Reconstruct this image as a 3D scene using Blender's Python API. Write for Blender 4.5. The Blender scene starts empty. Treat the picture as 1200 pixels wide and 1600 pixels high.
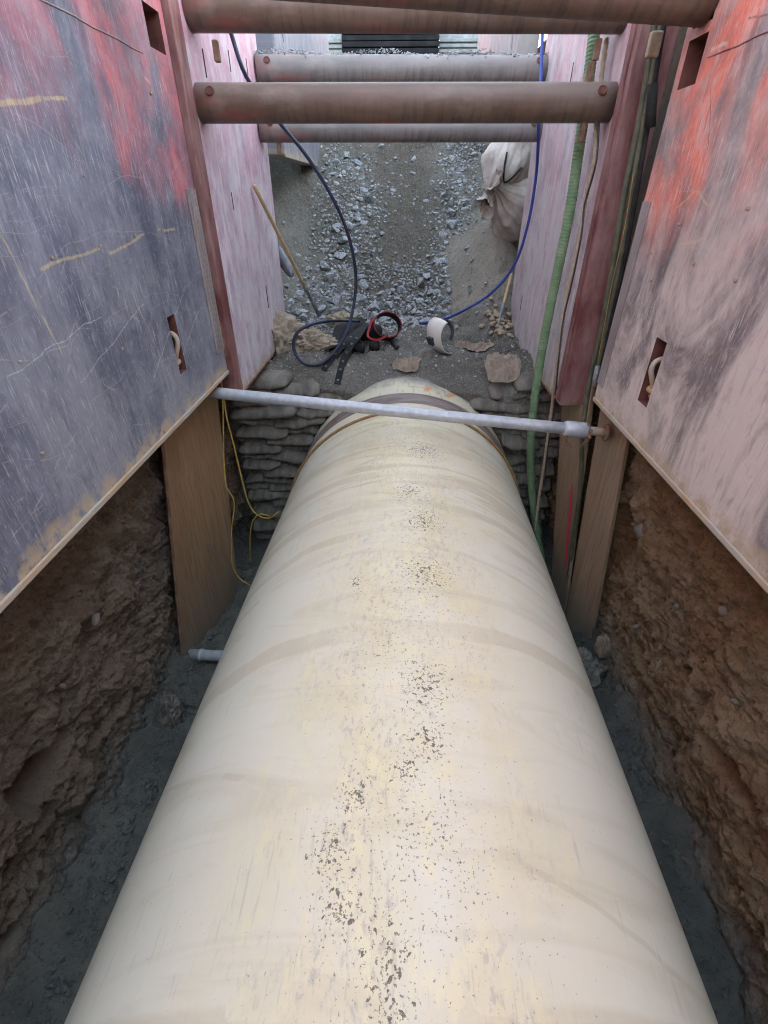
import bpy, bmesh, math, random
import numpy as np
from mathutils import Vector, Matrix

random.seed(7)
rng = np.random.default_rng(11)
SC = bpy.context.scene
COL = SC.collection

# ------------------------------------------------------------------ camera
CAM_H = 3.39
PITCH = math.atan(502 / 750)
YAW = math.atan(.04 * math.cos(PITCH))
cam_d = bpy.data.cameras.new('camera')
cam = bpy.data.objects.new('camera', cam_d)
COL.objects.link(cam)
cam.location = (0, 0, CAM_H)
cam.rotation_euler = (math.pi / 2 - PITCH, 0, YAW)
cam_d.sensor_fit = 'VERTICAL'
cam_d.sensor_height = 36
cam_d.lens = 36 * 750 / 1600
cam_d.clip_start = .05
cam_d.clip_end = 3000
SC.camera = cam

# ------------------------------------------------------------------ world, sun, exposure
SUN_EL, SUN_AZ = math.radians(15), math.radians(80)      # low sun from the right: the trench lies in shade
w = bpy.data.worlds.new('World')
SC.world = w
w.use_nodes = True
wn, wl = w.node_tree.nodes, w.node_tree.links
wn.clear()
sky = wn.new('ShaderNodeTexSky')
sky.sky_type = 'NISHITA'
sky.sun_disc = False
sky.sun_elevation = SUN_EL
sky.sun_rotation = SUN_AZ
sky.dust_density = 1.0
hs = wn.new('ShaderNodeHueSaturation')
hs.inputs['Hue'].default_value = .487
hs.inputs['Saturation'].default_value = .60               # thin high cloud: a paler sky
bg = wn.new('ShaderNodeBackground')
bg.inputs['Strength'].default_value = .15
wo = wn.new('ShaderNodeOutputWorld')
wl.new(sky.outputs[0], hs.inputs['Color'])
wl.new(hs.outputs[0], bg.inputs[0])
wl.new(bg.outputs[0], wo.inputs[0])
sd = bpy.data.lights.new('sun', 'SUN')
sd.energy = 2.2
sd.angle = math.radians(.5)
sd.color = (1, .9, .76)
sun = bpy.data.objects.new('sun', sd)
COL.objects.link(sun)
dirv = Vector((math.sin(SUN_AZ) * math.cos(SUN_EL), math.cos(SUN_AZ) * math.cos(SUN_EL), math.sin(SUN_EL)))
sun.rotation_euler = dirv.to_track_quat('Z', 'Y').to_euler()
SC.view_settings.view_transform = 'Standard'
SC.view_settings.look = 'None'
SC.view_settings.exposure = 3.5
SC.view_settings.gamma = 1
SC.cycles.use_denoising = True
SC.cycles.denoising_prefilter = 'NONE'
SC.cycles.filter_width = 1.1
SC.cycles.max_bounces = 5
SC.cycles.diffuse_bounces = 3
SC.cycles.glossy_bounces = 2
SC.cycles.use_adaptive_sampling = True
SC.cycles.adaptive_threshold = .025

# ------------------------------------------------------------------ helpers: placing
_s, _c = math.sin, math.cos
FW = Vector((-_s(YAW) * _c(PITCH), _c(YAW) * _c(PITCH), -_s(PITCH)))
RT = Vector((_c(YAW), _s(YAW), 0))
UP = Vector((-_s(YAW) * _s(PITCH), _c(YAW) * _s(PITCH), _c(PITCH)))
C0 = Vector((0, 0, CAM_H))


def at(x, y, X=None, Y=None, Z=None):
    """a point of the photograph (1200 x 1600) at a known X, Y or Z of the trench"""
    d = FW + RT * (x - 600) / 750 + UP * (800 - y) / 750
    if X is not None:
        t = X / d.x
    elif Y is not None:
        t = Y / d.y
    else:
        t = (Z - CAM_H) / d.z
    return C0 + d * t


# ------------------------------------------------------------------ helpers: noise in numpy
def _hash(i, j, k):
    n = (i * 374761393 + j * 668265263 + k * 2147483647 + 1013904223) & 0xFFFFFFFF
    n = ((n ^ (n >> 13)) * 1274126177) & 0xFFFFFFFF
    n = ((n ^ (n >> 16)) * 2246822519) & 0xFFFFFFFF
    return ((n ^ (n >> 15)) & 0xFFFFFF) / 0xFFFFFF


def vnoise(x, y, z):
    x, y, z = np.broadcast_arrays(np.asarray(x, float), np.asarray(y, float), np.asarray(z, float))
    i, j, k = [np.floor(a).astype(np.int64) for a in (x, y, z)]
    u, v, t = x - i, y - j, z - k
    u, v, t = [a * a * a * (a * (a * 6 - 15) + 10) for a in (u, v, t)]
    r = 0
    for a in (0, 1):
        for b in (0, 1):
            for c in (0, 1):
                r = r + _hash(i + a, j + b, k + c) * (u if a else 1 - u) * (v if b else 1 - v) * (t if c else 1 - t)
    return r * 2 - 1


def fbm(x, y, z=0, octv=4, gain=.5):
    r, a = 0, 1
    for o in range(octv):
        r = r + a * vnoise(np.asarray(x) * 2 ** o + 17.3 * o, np.asarray(y) * 2 ** o - 9.1 * o, np.asarray(z) * 2 ** o + 4.7 * o)
        a *= gain
    return r


def ridged(x, y, z=0, octv=3):
    r, a = 0, 1
    for o in range(octv):
        r = r + a * (1 - np.abs(vnoise(np.asarray(x) * 2 ** o + 3.3 * o, np.asarray(y) * 2 ** o + 8.1 * o, np.asarray(z) * 2 ** o)))
        a *= .5
    return r - 1


# ------------------------------------------------------------------ helpers: materials
class N:
    def __init__(s, name, rough=.7, metal=0, spec=.5):
        s.dim = '3D'
        s.m = bpy.data.materials.new(name)
        s.m.use_nodes = True
        s.t = s.m.node_tree
        s.b = s.t.nodes['Principled BSDF']
        s.b.inputs['Roughness'].default_value = rough
        s.b.inputs['Metallic'].default_value = metal
        s.b.inputs['Specular IOR Level'].default_value = spec
        s.obj = s.n('TexCoord').outputs['Object']

    def n(s, t, **kw):
        o = s.t.nodes.new('ShaderNode' + t)
        for k, v in kw.items():
            setattr(o, k, v)
        return o

    def put(s, sock, v):
        if hasattr(v, 'is_linked') or hasattr(v, 'links'):
            s.t.links.new(v, sock)
        elif isinstance(v, (tuple, list)) and len(v) == 3 and sock.type == 'RGBA':
            sock.default_value = (*v, 1)
        else:
            sock.default_value = v

    def math(s, op, a, b=0.0, clamp=False):
        o = s.n('Math', operation=op, use_clamp=clamp)
        s.put(o.inputs[0], a)
        s.put(o.inputs[1], b)
        return o.outputs[0]

    def mr(s, v, a, b, c=0.0, d=1.0):
        o = s.n('MapRange')
        s.put(o.inputs[0], v)
        for i, q in enumerate((a, b, c, d)):
            s.put(o.inputs[i + 1], q)
        return o.outputs[0]

    def map(s, sc=(1, 1, 1), rot=(0, 0, 0), loc=(0, 0, 0), vec=None):
        o = s.n('Mapping')
        s.put(o.inputs[0], vec or s.obj)
        o.inputs[1].default_value = loc
        o.inputs[2].default_value = rot
        o.inputs[3].default_value = sc
        return o.outputs[0]

    def noise(s, scale=5, detail=4, rough=.55, vec=None, dist=0.0):
        o = s.n('TexNoise', noise_dimensions=s.dim)
        s.put(o.inputs['Vector'], vec or s.obj)
        o.inputs['Scale'].default_value = scale
        o.inputs['Detail'].default_value = detail
        o.inputs['Roughness'].default_value = rough
        o.inputs['Distortion'].default_value = dist
        return o.outputs['Fac']

    def vor(s, scale=5, vec=None, feature='F1', out='Distance'):
        o = s.n('TexVoronoi', feature=feature, voronoi_dimensions=s.dim)
        s.put(o.inputs['Vector'], vec or s.obj)
        o.inputs['Scale'].default_value = scale
        return o.outputs[out]

    def mix(s, fac, a, b, blend='MIX'):
        o = s.n('Mix', data_type='RGBA', blend_type=blend)
        s.put(o.inputs[0], fac)
        s.put(o.inputs[6], a)
        s.put(o.inputs[7], b)
        return o.outputs[2]

    def xyz(s, vec=None):
        o = s.n('SeparateXYZ')
        s.put(o.inputs[0], vec or s.obj)
        return o.outputs

    def comb(s, x=0.0, y=0.0, z=0.0):
        o = s.n('CombineXYZ')
        for i, v in enumerate((x, y, z)):
            s.put(o.inputs[i], v)
        return o.outputs[0]

    def bump(s, h, strength=.5, dist=.02, normal=None):
        o = s.n('Bump')
        o.inputs['Strength'].default_value = strength
        o.inputs['Distance'].default_value = dist
        s.put(o.inputs['Height'], h)
        if normal:
            s.put(o.inputs['Normal'], normal)
        return o.outputs[0]

    def seg(s, u, v, p, q, wd, wob=None):
        """soft line mark between two points of a surface"""
        L = math.dist(p, q)
        dx, dy = (q[0] - p[0]) / L, (q[1] - p[1]) / L
        a = s.math('SUBTRACT', u, p[0])
        b = s.math('SUBTRACT', v, p[1])
        t = s.math('ADD', s.math('MULTIPLY', a, dx), s.math('MULTIPLY', b, dy))
        d = s.math('SUBTRACT', s.math('MULTIPLY', a, dy), s.math('MULTIPLY', b, dx))
        if wob:
            d = s.math('ADD', d, wob)
        i1 = s.mr(s.math('ABSOLUTE', d), wd, wd * .5)
        i2 = s.mr(s.math('ABSOLUTE', s.math('SUBTRACT', t, L / 2)), L / 2, L / 2 - wd * 2)
        return s.math('MULTIPLY', i1, i2)

    def out(s, col=None, nrm=None, rough=None):
        if col is not None:
            s.put(s.b.inputs['Base Color'], col)
        if nrm is not None:
            s.put(s.b.inputs['Normal'], nrm)
        if rough is not None:
            s.put(s.b.inputs['Roughness'], rough)
        return s.m


def simple(name, c1, c2, scale=8, rough=.7, metal=0, bump=.3, bdist=.01, bscale=None, stretch=(1, 1, 1), detail=5, lo=.35, hi=.65):
    k = N(name, rough, metal, .25 if rough > .6 else .45)
    v = k.map(stretch)
    f = k.mr(k.noise(scale, detail, .6, v), lo, hi)
    col = k.mix(f, c1, c2)
    h = k.noise(bscale or scale * 4, 5, .6, v)
    return k.out(col, k.bump(h, bump, bdist))


# --- pipe coating: cream paint with rubbed-off specks along the crown, tan sling marks across
def mat_pipe():
    k = N('cream_pipe_coating', .42, 0, .4)
    k.dim = '2D'
    x, y, z = k.xyz()
    s = k.math('MULTIPLY', k.math('ARCTAN2', x, z), 1.06)
    v = k.comb(s, y, 0.0)
    big = k.noise(1.3, 4, .6, v)
    col = k.mix(k.mr(big, .35, .65), (.77, .71, .57), (.73, .665, .52))
    ab = k.math('ABSOLUTE', s)
    crown = k.mr(k.math('ADD', ab, k.math('MULTIPLY', k.math('SUBTRACT', k.noise(2.2, 3, .5, v), .5), .5)), .72, .15)
    col = k.mix(k.math('MULTIPLY', crown, k.mr(k.noise(3.5, 5, .65, v), .2, .7)), col, (.72, .62, .385))
    # broad wiped smears across the pipe
    sm = k.noise(1.0, 5, .62, k.map((1.0, 5.5, 1), (0, 0, .35), vec=v), 1.2)
    col = k.mix(k.math('MULTIPLY', k.mr(sm, .52, .70), .38), col, (.58, .49, .33))
    sm2 = k.noise(1.0, 4, .6, k.map((1.2, 7, 1), (0, 0, -.4), (3, 1, 0), vec=v), 1.5)
    far = k.mr(y, 1.5, 2.6)
    col = k.mix(k.math('MULTIPLY', k.math('MULTIPLY', k.mr(sm2, .52, .68), far), .6), col, (.55, .44, .24))
    # sling rings
    wob = k.math('MULTIPLY', k.math('SUBTRACT', k.noise(3, 3, .5, v), .5), .06)
    gapn = k.noise(1.6, 3, .6, v)
    for y0, sl, wd, st in ((1.31, .08, .05, .45), (.20, .05, .06, .4), (1.86, .14, .02, .4), (2.02, .12, .035, .5), (2.27, .05, .05, .5), (2.62, -.04, .05, .5), (3.12, .0, .1, .4), (.62, -.25, .012, .35)):
        d = k.math('SUBTRACT', k.math('SUBTRACT', y, y0), k.math('MULTIPLY', s, sl))
        d = k.math('ABSOLUTE', k.math('ADD', d, wob))
        gap = k.mr(k.math('FRACT', k.math('ADD', k.math('MULTIPLY', gapn, 1.5), y0 * .77)), .02, .35)
        keep = k.math('MULTIPLY', k.mr(ab, .1, .45, .3, 1.0), st)
        col = k.mix(k.math('MULTIPLY', k.math('MULTIPLY', k.mr(d, wd, wd * .75), gap), keep), col, (.56, .46, .31))
    # thin drag scratches
    for rot, sx, sy, lo, c_ in ((1.25, 60, 5, .665, (.50, .42, .32)), (1.9, 50, 4, .67, (.52, .44, .33))):
        e = k.noise(1, 3, .6, k.map((sx, sy, 1), (0, 0, rot), (rot * 5, 2, 0), vec=v), .25)
        col = k.mix(k.math('MULTIPLY', k.math('MULTIPLY', k.mr(e, lo, lo + .04), k.mr(gapn, .44, .58)), .4), col, c_)
    # violet-grey rubbing
    ru = k.noise(42, 6, .8, k.map((1, .5, 1), (0, 0, .5), vec=v), .15)
    pn = k.noise(3.1, 4, .65, v)
    pt = k.math('MULTIPLY', k.mr(pn, .40, .60), k.mr(k.math('ADD', ab, k.math('MULTIPLY', big, .15)), .60, .25))
    col = k.mix(k.math('MULTIPLY', k.math('MULTIPLY', k.mr(ru, .53, .63), pt), .5), col, (.36, .315, .31))
    ye = k.math('MULTIPLY', k.mr(k.noise(15, 4, .7, k.map((1, .5, 1), (0, 0, -.3), vec=v)), .54, .66), crown)
    col = k.mix(k.math('MULTIPLY', ye, .55), col, (.80, .70, .42))
    # dark flaked specks in clusters along the crown
    cl = k.mr(k.noise(2.6, 5, .7, k.map(loc=(5, 2, 0), vec=v)), .40, .68)
    off = k.math('SUBTRACT', s, .06)
    cm = k.mr(k.math('ABSOLUTE', off), .50, .06)
    amt = k.math('MULTIPLY', k.math('MULTIPLY', cl, cm), .5)
    for cy, cs, rr in ((.83, .09, .15), (.74, .02, .10), (.30, -.02, .14), (.40, -.13, .13), (.22, .0, .10), (.52, -.17, .12), (.66, -.12, .12), (1.05, .09, .20), (2.1, .1, .22), (1.65, .1, .24), (2.4, .02, .2), (1.6, -.22, .08), (3.0, .12, .3)):
        dd = k.math('SQRT', k.math('ADD', k.math('POWER', k.math('SUBTRACT', s, cs), 2.0), k.math('MULTIPLY', k.math('POWER', k.math('SUBTRACT', y, cy), 2.0), .7)))
        amt = k.math('MAXIMUM', amt, k.mr(dd, rr, 0))
    nA = k.noise(52, 5, .66, v, .2)
    m1 = k.mr(k.math('SUBTRACT', nA, k.mr(amt, 0, 1, .76, .545)), 0, .02)
    am2 = k.math('MAXIMUM', amt, k.math('MULTIPLY', cm, k.math('ADD', .3, k.math('MULTIPLY', cl, .4))))
    m2 = k.mr(k.math('SUBTRACT', k.noise(95, 3, .6, v), k.mr(am2, 0, 1, .76, .56)), 0, .03)
    spk = k.math('MAXIMUM', m1, k.math('MULTIPLY', m2, .8))
    col = k.mix(k.math('MULTIPLY', spk, .9), col, (.12, .098, .075))
    return k.out(col, k.bump(k.noise(60, 2, .6, v), .05, .003), k.mr(spk, 0, 1, .42, .8))


def mat_pipe_end():
    k = N('yellow_pipe_coating', .5)
    k.dim = '2D'
    x, y, z = k.xyz()
    s = k.math('MULTIPLY', k.math('ARCTAN2', x, z), 1.06)
    v = k.comb(s, y, 0.0)
    col = k.mix(k.mr(k.noise(4, 4, .6, v), .35, .65), (.66, .60, .40), (.60, .55, .42))
    dust = k.mr(k.math('ADD', y, k.math('MULTIPLY', k.noise(6, 5, .6, v), .5)), 4.62, 4.95)
    col = k.mix(dust, col, (.22, .205, .18))
    dk = k.noise(9, 5, .7, k.map((3, .7, 1), vec=v))
    col = k.mix(k.math('MULTIPLY', k.mr(dk, .58, .66), .6), col, (.2, .16, .12))
    for p, q in (((.16, 4.26), (.22, 4.5)), ((.36, 4.26), (.48, 4.55)), ((.27, 4.26), (.31, 4.4))):
        col = k.mix(k.math('MULTIPLY', k.seg(s, y, p, q, .035, k.math('MULTIPLY', k.math('SUBTRACT', k.noise(14, 3, .5, v), .5), .06)), .75), col, (.62, .24, .07))
    return k.out(col, k.bump(k.noise(50, 4, .6, v), .2, .004))


# --- worn steel plate of the shields
def mat_panel(name, steel1, steel2, red, z0, z1, dusty, dust_amt, streak, scr_amt, marks=(), redmix=.9, rough=.42, blot=.35):
    k = N(name, rough, 0, .5)
    k.dim = '2D'
    x, y, z = k.xyz()
    v = k.comb(y, z, x)
    col = k.mix(k.mr(k.noise(1.6, 5, .6, v), .35, .65), steel1, steel2)
    col = k.mix(k.mr(k.noise(1, 4, .65, k.map((11, 1.6, 1), vec=v)), .5, .85), col, tuple(min(1, a * 1.55) for a in steel2))
    # red paint left towards the top
    zz = k.math('ADD', z, k.math('MULTIPLY', k.math('SUBTRACT', k.noise(1.3, 5, .58, v, .4), .5), 2.2))
    rm = k.math('MULTIPLY', k.mr(zz, z0, z1), k.mr(k.noise(1.7, 5, .62, k.map((1.1, .8, 1), loc=(4, 4, 0), vec=v), .5), .34, .54))
    rcol = k.mix(k.noise(2.6, 5, .65, v), red, tuple(min(1, a * 1.5 + .05) for a in red))
    col = k.mix(k.math('MULTIPLY', rm, redmix), col, rcol)
    # dried dust
    bign = k.noise(1.1, 5, .65, k.map((1.4, .8, 1), loc=(6, 2, 0), vec=v))
    du = k.math('MULTIPLY', k.mr(k.noise(1.4, 6, .68, k.map((1.4, .7, 1), (0, 0, .12), (8, 1, 0), vec=v), .6), .40, .58), dust_amt)
    lowd = k.math('MULTIPLY', k.mr(k.math('ADD', z, k.math('MULTIPLY', bign, .7)), 1.65, .85), dust_amt)
    du = k.math('MULTIPLY', du, k.math('ADD', .25, k.math('MULTIPLY', lowd, 1.1)))
    col = k.mix(du, col, dusty)
    bl = k.noise(5.5, 6, .72, k.map((1.3, .8, 1), loc=(3, 3, 0), vec=v))
    col = k.mix(k.math('MULTIPLY', k.mr(bl, .50, .64), blot), col, dusty)
    col = k.mix(k.math('MULTIPLY', k.mr(bl, .46, .34), blot * .7), col, tuple(a * .62 for a in steel1))
    # fine vertical streaks
    st = k.noise(1, 5, .72, k.map((75, 8.0, 1), (0, 0, .07), vec=v))
    sm = k.mr(k.noise(2.4, 4, .6, k.map(loc=(1, 9, 0), vec=v)), .38, .62)
    col = k.mix(k.math('MULTIPLY', k.math('MULTIPLY', k.mr(st, .55, .72), sm), streak), col, tuple(min(1, .3 + a * .6) for a in dusty))
    fs = k.noise(1, 4, .7, k.map((150, 22, 1), (0, 0, .05), (2, 0, 0), vec=v))
    col = k.mix(k.math('MULTIPLY', k.mr(fs, .60, .72), streak * .7), col, (.52, .5, .5))
    ds = k.noise(1, 5, .7, k.map((38, 4.5, 1), (0, 0, -.05), (7, 0, 0), vec=v))
    col = k.mix(k.math('MULTIPLY', k.mr(ds, .56, .74), .4), col, tuple(a * .45 for a in steel1))
    # scratches
    hgt = 0.0
    low = k.mr(z, 2.0, .6, .15, 1)
    nz = k.n('TexNoise', noise_dimensions='2D')
    nz.inputs['Scale'].default_value = 1.3
    nz.inputs['Detail'].default_value = 2
    k.put(nz.inputs['Vector'], v)
    sc_ = k.n('VectorMath', operation='SCALE')
    k.put(sc_.inputs[0], nz.outputs['Color'])
    sc_.inputs['Scale'].default_value = .25
    wv = k.n('VectorMath', operation='ADD')
    k.put(wv.inputs[0], v)
    k.put(wv.inputs[1], sc_.outputs[0])
    mkn = k.noise(1.8, 5, .75, k.map(loc=(5.1, 2, 0), vec=v))
    for i, (rot, sx, sy, sc, a0, wd) in enumerate(((.3, .35, 2.2, 1.7, .50, .010), (-.25, .3, 2.4, 2.6, .44, .006), (.62, .3, 2.2, 3.1, .54, .006), (1.35, .3, 2.6, 2.2, .47, .006))):
        e = k.vor(sc, k.map((sx, sy, 1), (0, 0, rot), (i * 3.7, i, 0), vec=wv.outputs[0]), 'DISTANCE_TO_EDGE')
        mk = k.mr(k.math('ABSOLUTE', k.math('SUBTRACT', mkn, a0)), .06, .02)
        f = k.math('MULTIPLY', k.math('MULTIPLY', k.mr(e, wd, wd * .3), mk), k.math('MULTIPLY', low, scr_amt))
        col = k.mix(f, col, (.46, .40, .34) if i % 2 else (.40, .38, .40))
    wob = k.math('MULTIPLY', k.math('SUBTRACT', k.noise(3.5, 4, .6, v), .5), .05)
    for p, q, wd, c in marks:
        col = k.mix(k.math('MULTIPLY', k.math('MULTIPLY', k.seg(y, z, p, q, wd * .62, wob), k.mr(st, .35, .6, .2, 1)), .75), col, c)
    # rusty scuffed lower rim
    rim = k.math('MULTIPLY', k.mr(k.math('ADD', z, k.math('MULTIPLY', k.noise(5, 5, .7, v), .16)), .17, .10), k.mr(k.noise(9, 5, .7, v), .4, .55))
    col = k.mix(rim, col, k.mix(k.noise(20, 4, .6, v), (.38, .25, .12), (.46, .40, .33)))
    h = k.noise(2.6, 6, .5, v)
    return k.out(col, k.bump(h, .22, .006), k.mr(k.noise(5, 5, .7, v), .3, .7, rough - .08, rough + .2))


def mat_bar(name, c1, c2):
    k = N(name, .5, 0, .5)
    x, y, z = k.xyz()
    v = k.map((.7, 1, 1))
    col = k.mix(k.mr(k.noise(4, 5, .65, k.map((.35, 1, 1))), .35, .65), c1, c2)
    ci = k.noise(1, 5, .7, k.map((24, 3, 3)))
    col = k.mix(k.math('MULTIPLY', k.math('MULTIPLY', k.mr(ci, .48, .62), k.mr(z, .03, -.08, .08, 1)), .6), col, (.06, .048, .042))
    col = k.mix(k.math('MULTIPLY', k.mr(k.noise(2.1, 3, .6, k.map((.6, 2, 2), loc=(2, 5, 1))), .56, .68), .6), col, (.34, .11, .09))
    col = k.mix(k.math('MULTIPLY', k.mr(k.noise(5, 4, .65, k.map((.5, 1, 1), loc=(7, 1, 1))), .56, .7), .4), col, (.32, .265, .23))
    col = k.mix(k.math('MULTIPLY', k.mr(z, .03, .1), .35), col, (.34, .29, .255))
    return k.out(col, k.bump(k.noise(40, 5, .65), .3, .004))


def mat_soil(name, c1, c2, c3, c4, foot=True):
    k = N(name, .95, 0, .1)
    col = k.mix(k.mr(k.noise(2.2, 6, .65), .35, .65), c1, c2)
    col = k.mix(k.mr(k.noise(6, 6, .7, k.map(loc=(3, 1, 8))), .5, .68), col, c3)
    col = k.mix(k.math('MULTIPLY', k.mr(k.noise(1.1, 4, .6, k.map(loc=(9, 4, 2))), .48, .62), .8), col, c4)
    col = k.mix(k.math('MULTIPLY', k.mr(k.noise(45, 4, .7), .56, .66), .6), col, tuple(a * .35 for a in c1))
    h = k.noise(28, 6, .75)
    if foot:     # grey sand thrown up against the foot of the cut
        x, y, z = k.xyz()
        ft = k.mr(k.math('ADD', z, k.math('MULTIPLY', k.noise(4, 5, .7), .5)), .72, .32)
        col = k.mix(ft, col, k.mix(k.mr(k.noise(30, 4, .7), .4, .6), (.105, .105, .10), (.165, .165, .15)))
    return k.out(col, k.bump(h, .9, .025))


def mat_ply(name, c1, c2, c3):
    k = N(name, .6, 0, .3)
    g = k.noise(1, 6, .65, k.map((20, 20, .9), loc=(1, 2, 3)), .8)
    col = k.mix(k.mr(g, .35, .65), c1, c2)
    g2 = k.noise(1, 4, .6, k.map((85, 85, 1.6)))
    col = k.mix(k.math('MULTIPLY', k.mr(g2, .5, .66), .55), col, tuple(a * .42 for a in c1))
    col = k.mix(k.math('MULTIPLY', k.mr(k.noise(2, 4, .6), .48, .66), .6), col, c3)
    x, y, z = k.xyz()
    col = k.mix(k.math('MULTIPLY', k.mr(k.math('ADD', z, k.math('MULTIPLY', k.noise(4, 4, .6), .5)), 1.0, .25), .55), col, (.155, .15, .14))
    col = k.mix(k.math('MULTIPLY', k.mr(k.vor(1, k.map((.7, .7, 16), (.3, .2, .1)), 'DISTANCE_TO_EDGE'), .012, .0), .0), col, c3)
    return k.out(col, k.bump(k.math('ADD', g, g2), .25, .004))


M = {}
M['pipe'] = mat_pipe()
M['pipe_end'] = mat_pipe_end()
M['band'] = simple('brown_joint_wrap', (.12, .08, .066), (.28, .22, .19), 4, .5, bump=.3, stretch=(1, 4, 1))
TAN = (.55, .44, .24)
WHT = (.52, .52, .54)
M['panel_l'] = mat_panel('worn_blue_grey_panel', (.078, .084, .122), (.135, .138, .182), (.42, .09, .10), 1.2, 1.75, (.30, .30, .33), .6, .9, .5,
    [((4.62, 1.30), (5.25, 1.42), .018, TAN), ((5.25, 1.42), (5.42, 1.44), .012, TAN), ((4.9, .9), (5.35, .93), .012, TAN), ((5.4, .9), (5.8, .96), .012, TAN), ((5.95, .96), (6.2, .96), .012, TAN),
     ((4.55, .62), (5.2, .68), .005, WHT), ((4.9, .48), (5.6, .66), .004, WHT), ((4.75, 1.1), (4.86, .6), .01, TAN), ((5.5, .3), (6.1, .62), .006, WHT), ((5.7, .2), (5.5, .75), .006, TAN),
     ((6.0, 1.75), (6.12, 1.5), .007, (.12, .07, .08)), ((6.12, 1.5), (6.0, 1.33), .007, (.12, .07, .08)), ((5.9, .3), (6.3, .5), .006, WHT), ((6.2, 1.62), (6.27, 1.60), .014, (.6, .45, .3))])
M['panel_r'] = mat_panel('worn_red_panel', (.15, .122, .12), (.22, .178, .168), (.50, .115, .068), .85, 1.35, (.57, .475, .42), .95, .9, .4,
    [((5.6, 1.14), (5.75, 1.2), .012, TAN), ((5.75, 1.2), (5.9, 1.13), .01, TAN), ((5.55, 1.02), (5.75, .98), .013, TAN), ((5.85, 1.72), (6.0, 1.72), .013, (.6, .5, .4)), ((5.2, 1.4), (5.5, 1.72), .007, (.14, .06, .05)),
     ((5.5, 1.72), (5.75, 1.78), .007, (.14, .06, .05)), ((5.75, 1.35), (5.9, 1.6), .006, (.14, .06, .05))], 1.0, .5)
M['panel_far'] = mat_panel('dusty_pink_panel', (.42, .33, .38), (.53, .46, .50), (.42, .15, .21), .2, 2.6, (.55, .53, .54), .6, .5, .2, redmix=.85, rough=.6, blot=.75)
M['panel_far2'] = mat_panel('dusty_lilac_panel', (.43, .35, .37), (.54, .47, .47), (.42, .15, .18), .2, 3.2, (.53, .50, .48), .8, .5, .2, redmix=.85, rough=.6, blot=.75)
M['panel_third2'] = mat_panel('faded_pink_panel', (.20, .15, .15), (.27, .21, .21), (.30, .12, .12), .6, 2, (.30, .26, .25), .5, .4, .1, rough=.6)
M['panel_third'] = mat_panel('pale_blue_grey_panel', (.15, .155, .19), (.21, .20, .23), (.25, .13, .14), 1.2, 3, (.26, .25, .25), .5, .4, .1, rough=.6)
M['flange'] = simple('rusty_red_flange', (.13, .035, .032), (.36, .21, .19), 7, .55, bump=.3, stretch=(1, 1, .3), lo=.38, hi=.72, detail=7)
M['rust'] = simple('rust_brown_steel', (.16, .085, .05), (.30, .19, .13), 9, .75, bump=.5)
M['cavity'] = simple('red_brown_slot_lining', (.10, .035, .03), (.17, .07, .055), 7, .7)
M['lip'] = simple('scraped_steel_rim', (.40, .36, .32), (.42, .28, .15), 5, .6, bump=.5, stretch=(1, .5, 1))
M['strip'] = simple('dusty_steel_strip', (.20, .165, .16), (.33, .28, .26), 6, .6, stretch=(1, 1, .3))
M['weld'] = simple('tan_weld_metal', (.40, .32, .22), (.30, .20, .12), 30, .6)
M['bar'] = mat_bar('rusty_spreader_pipe', (.125, .082, .058), (.205, .142, .108))
M['bar2'] = mat_bar('grey_spreader_pipe', (.16, .145, .135), (.25, .228, .215))
M['soil_l'] = mat_soil('dark_brown_soil', (.165, .124, .088), (.215, .165, .117), (.215, .18, .14), (.14, .12, .10))
M['soil_r'] = mat_soil('red_brown_soil', (.215, .148, .085), (.285, .203, .122), (.27, .215, .15), (.215, .118, .062))
M['floor'] = mat_soil('grey_green_sand', (.115, .113, .10), (.155, .15, .13), (.17, .16, .135), (.085, .085, .076), False)
M['fill'] = None
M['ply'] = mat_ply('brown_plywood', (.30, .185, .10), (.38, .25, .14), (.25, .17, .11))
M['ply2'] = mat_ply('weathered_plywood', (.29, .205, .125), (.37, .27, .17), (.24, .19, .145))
M['galv'] = simple('galvanised_steel', (.44, .45, .47), (.56, .57, .59), 22, .45, .35, .25, .003)
M['bag'] = simple('grey_burlap_sandbag', (.12, .105, .088), (.235, .208, .175), 5, .95, bump=.7, bdist=.012, bscale=60)
M['bag_dirty'] = simple('dirty_sandbag', (.20, .185, .165), (.30, .26, .215), 5, .95, bump=.7, bdist=.012, bscale=60)
M['burlap'] = simple('brown_burlap', (.28, .23, .165), (.40, .33, .25), 9, .95, bump=.6, bdist=.006, bscale=120)
M['burlap2'] = simple('pinkish_burlap', (.25, .20, .15), (.36, .29, .225), 9, .95, bump=.6, bdist=.006, bscale=120)
M['bulk'] = simple('pale_woven_bag', (.34, .275, .225), (.58, .51, .46), 4, .85, bump=.5, bdist=.01, bscale=40)
M['black'] = simple('black_rubber', (.018, .018, .022), (.035, .035, .042), 12, .5)
M['leather'] = simple('dark_leather', (.012, .012, .013), (.03, .029, .028), 12, .8, bump=.4)
M['redcloth'] = simple('red_webbing', (.22, .018, .022), (.34, .035, .035), 20, .7)
M['blue'] = simple('blue_hose', (.02, .045, .22), (.035, .07, .30), 20, .45)
M['navy'] = simple('dark_blue_hose', (.012, .015, .035), (.03, .038, .085), 3, .45)
M['green'] = simple('green_ribbed_hose', (.13, .225, .105), (.22, .32, .18), 6, .6)
M['cable'] = simple('dusty_olive_cable', (.055, .06, .035), (.11, .11, .065), 12, .6)
M['yellow'] = simple('yellow_cord', (.42, .27, .04), (.50, .34, .08), 20, .6)
M['tanrope'] = simple('tan_rope', (.34, .27, .17), (.45, .37, .26), 40, .9)
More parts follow.
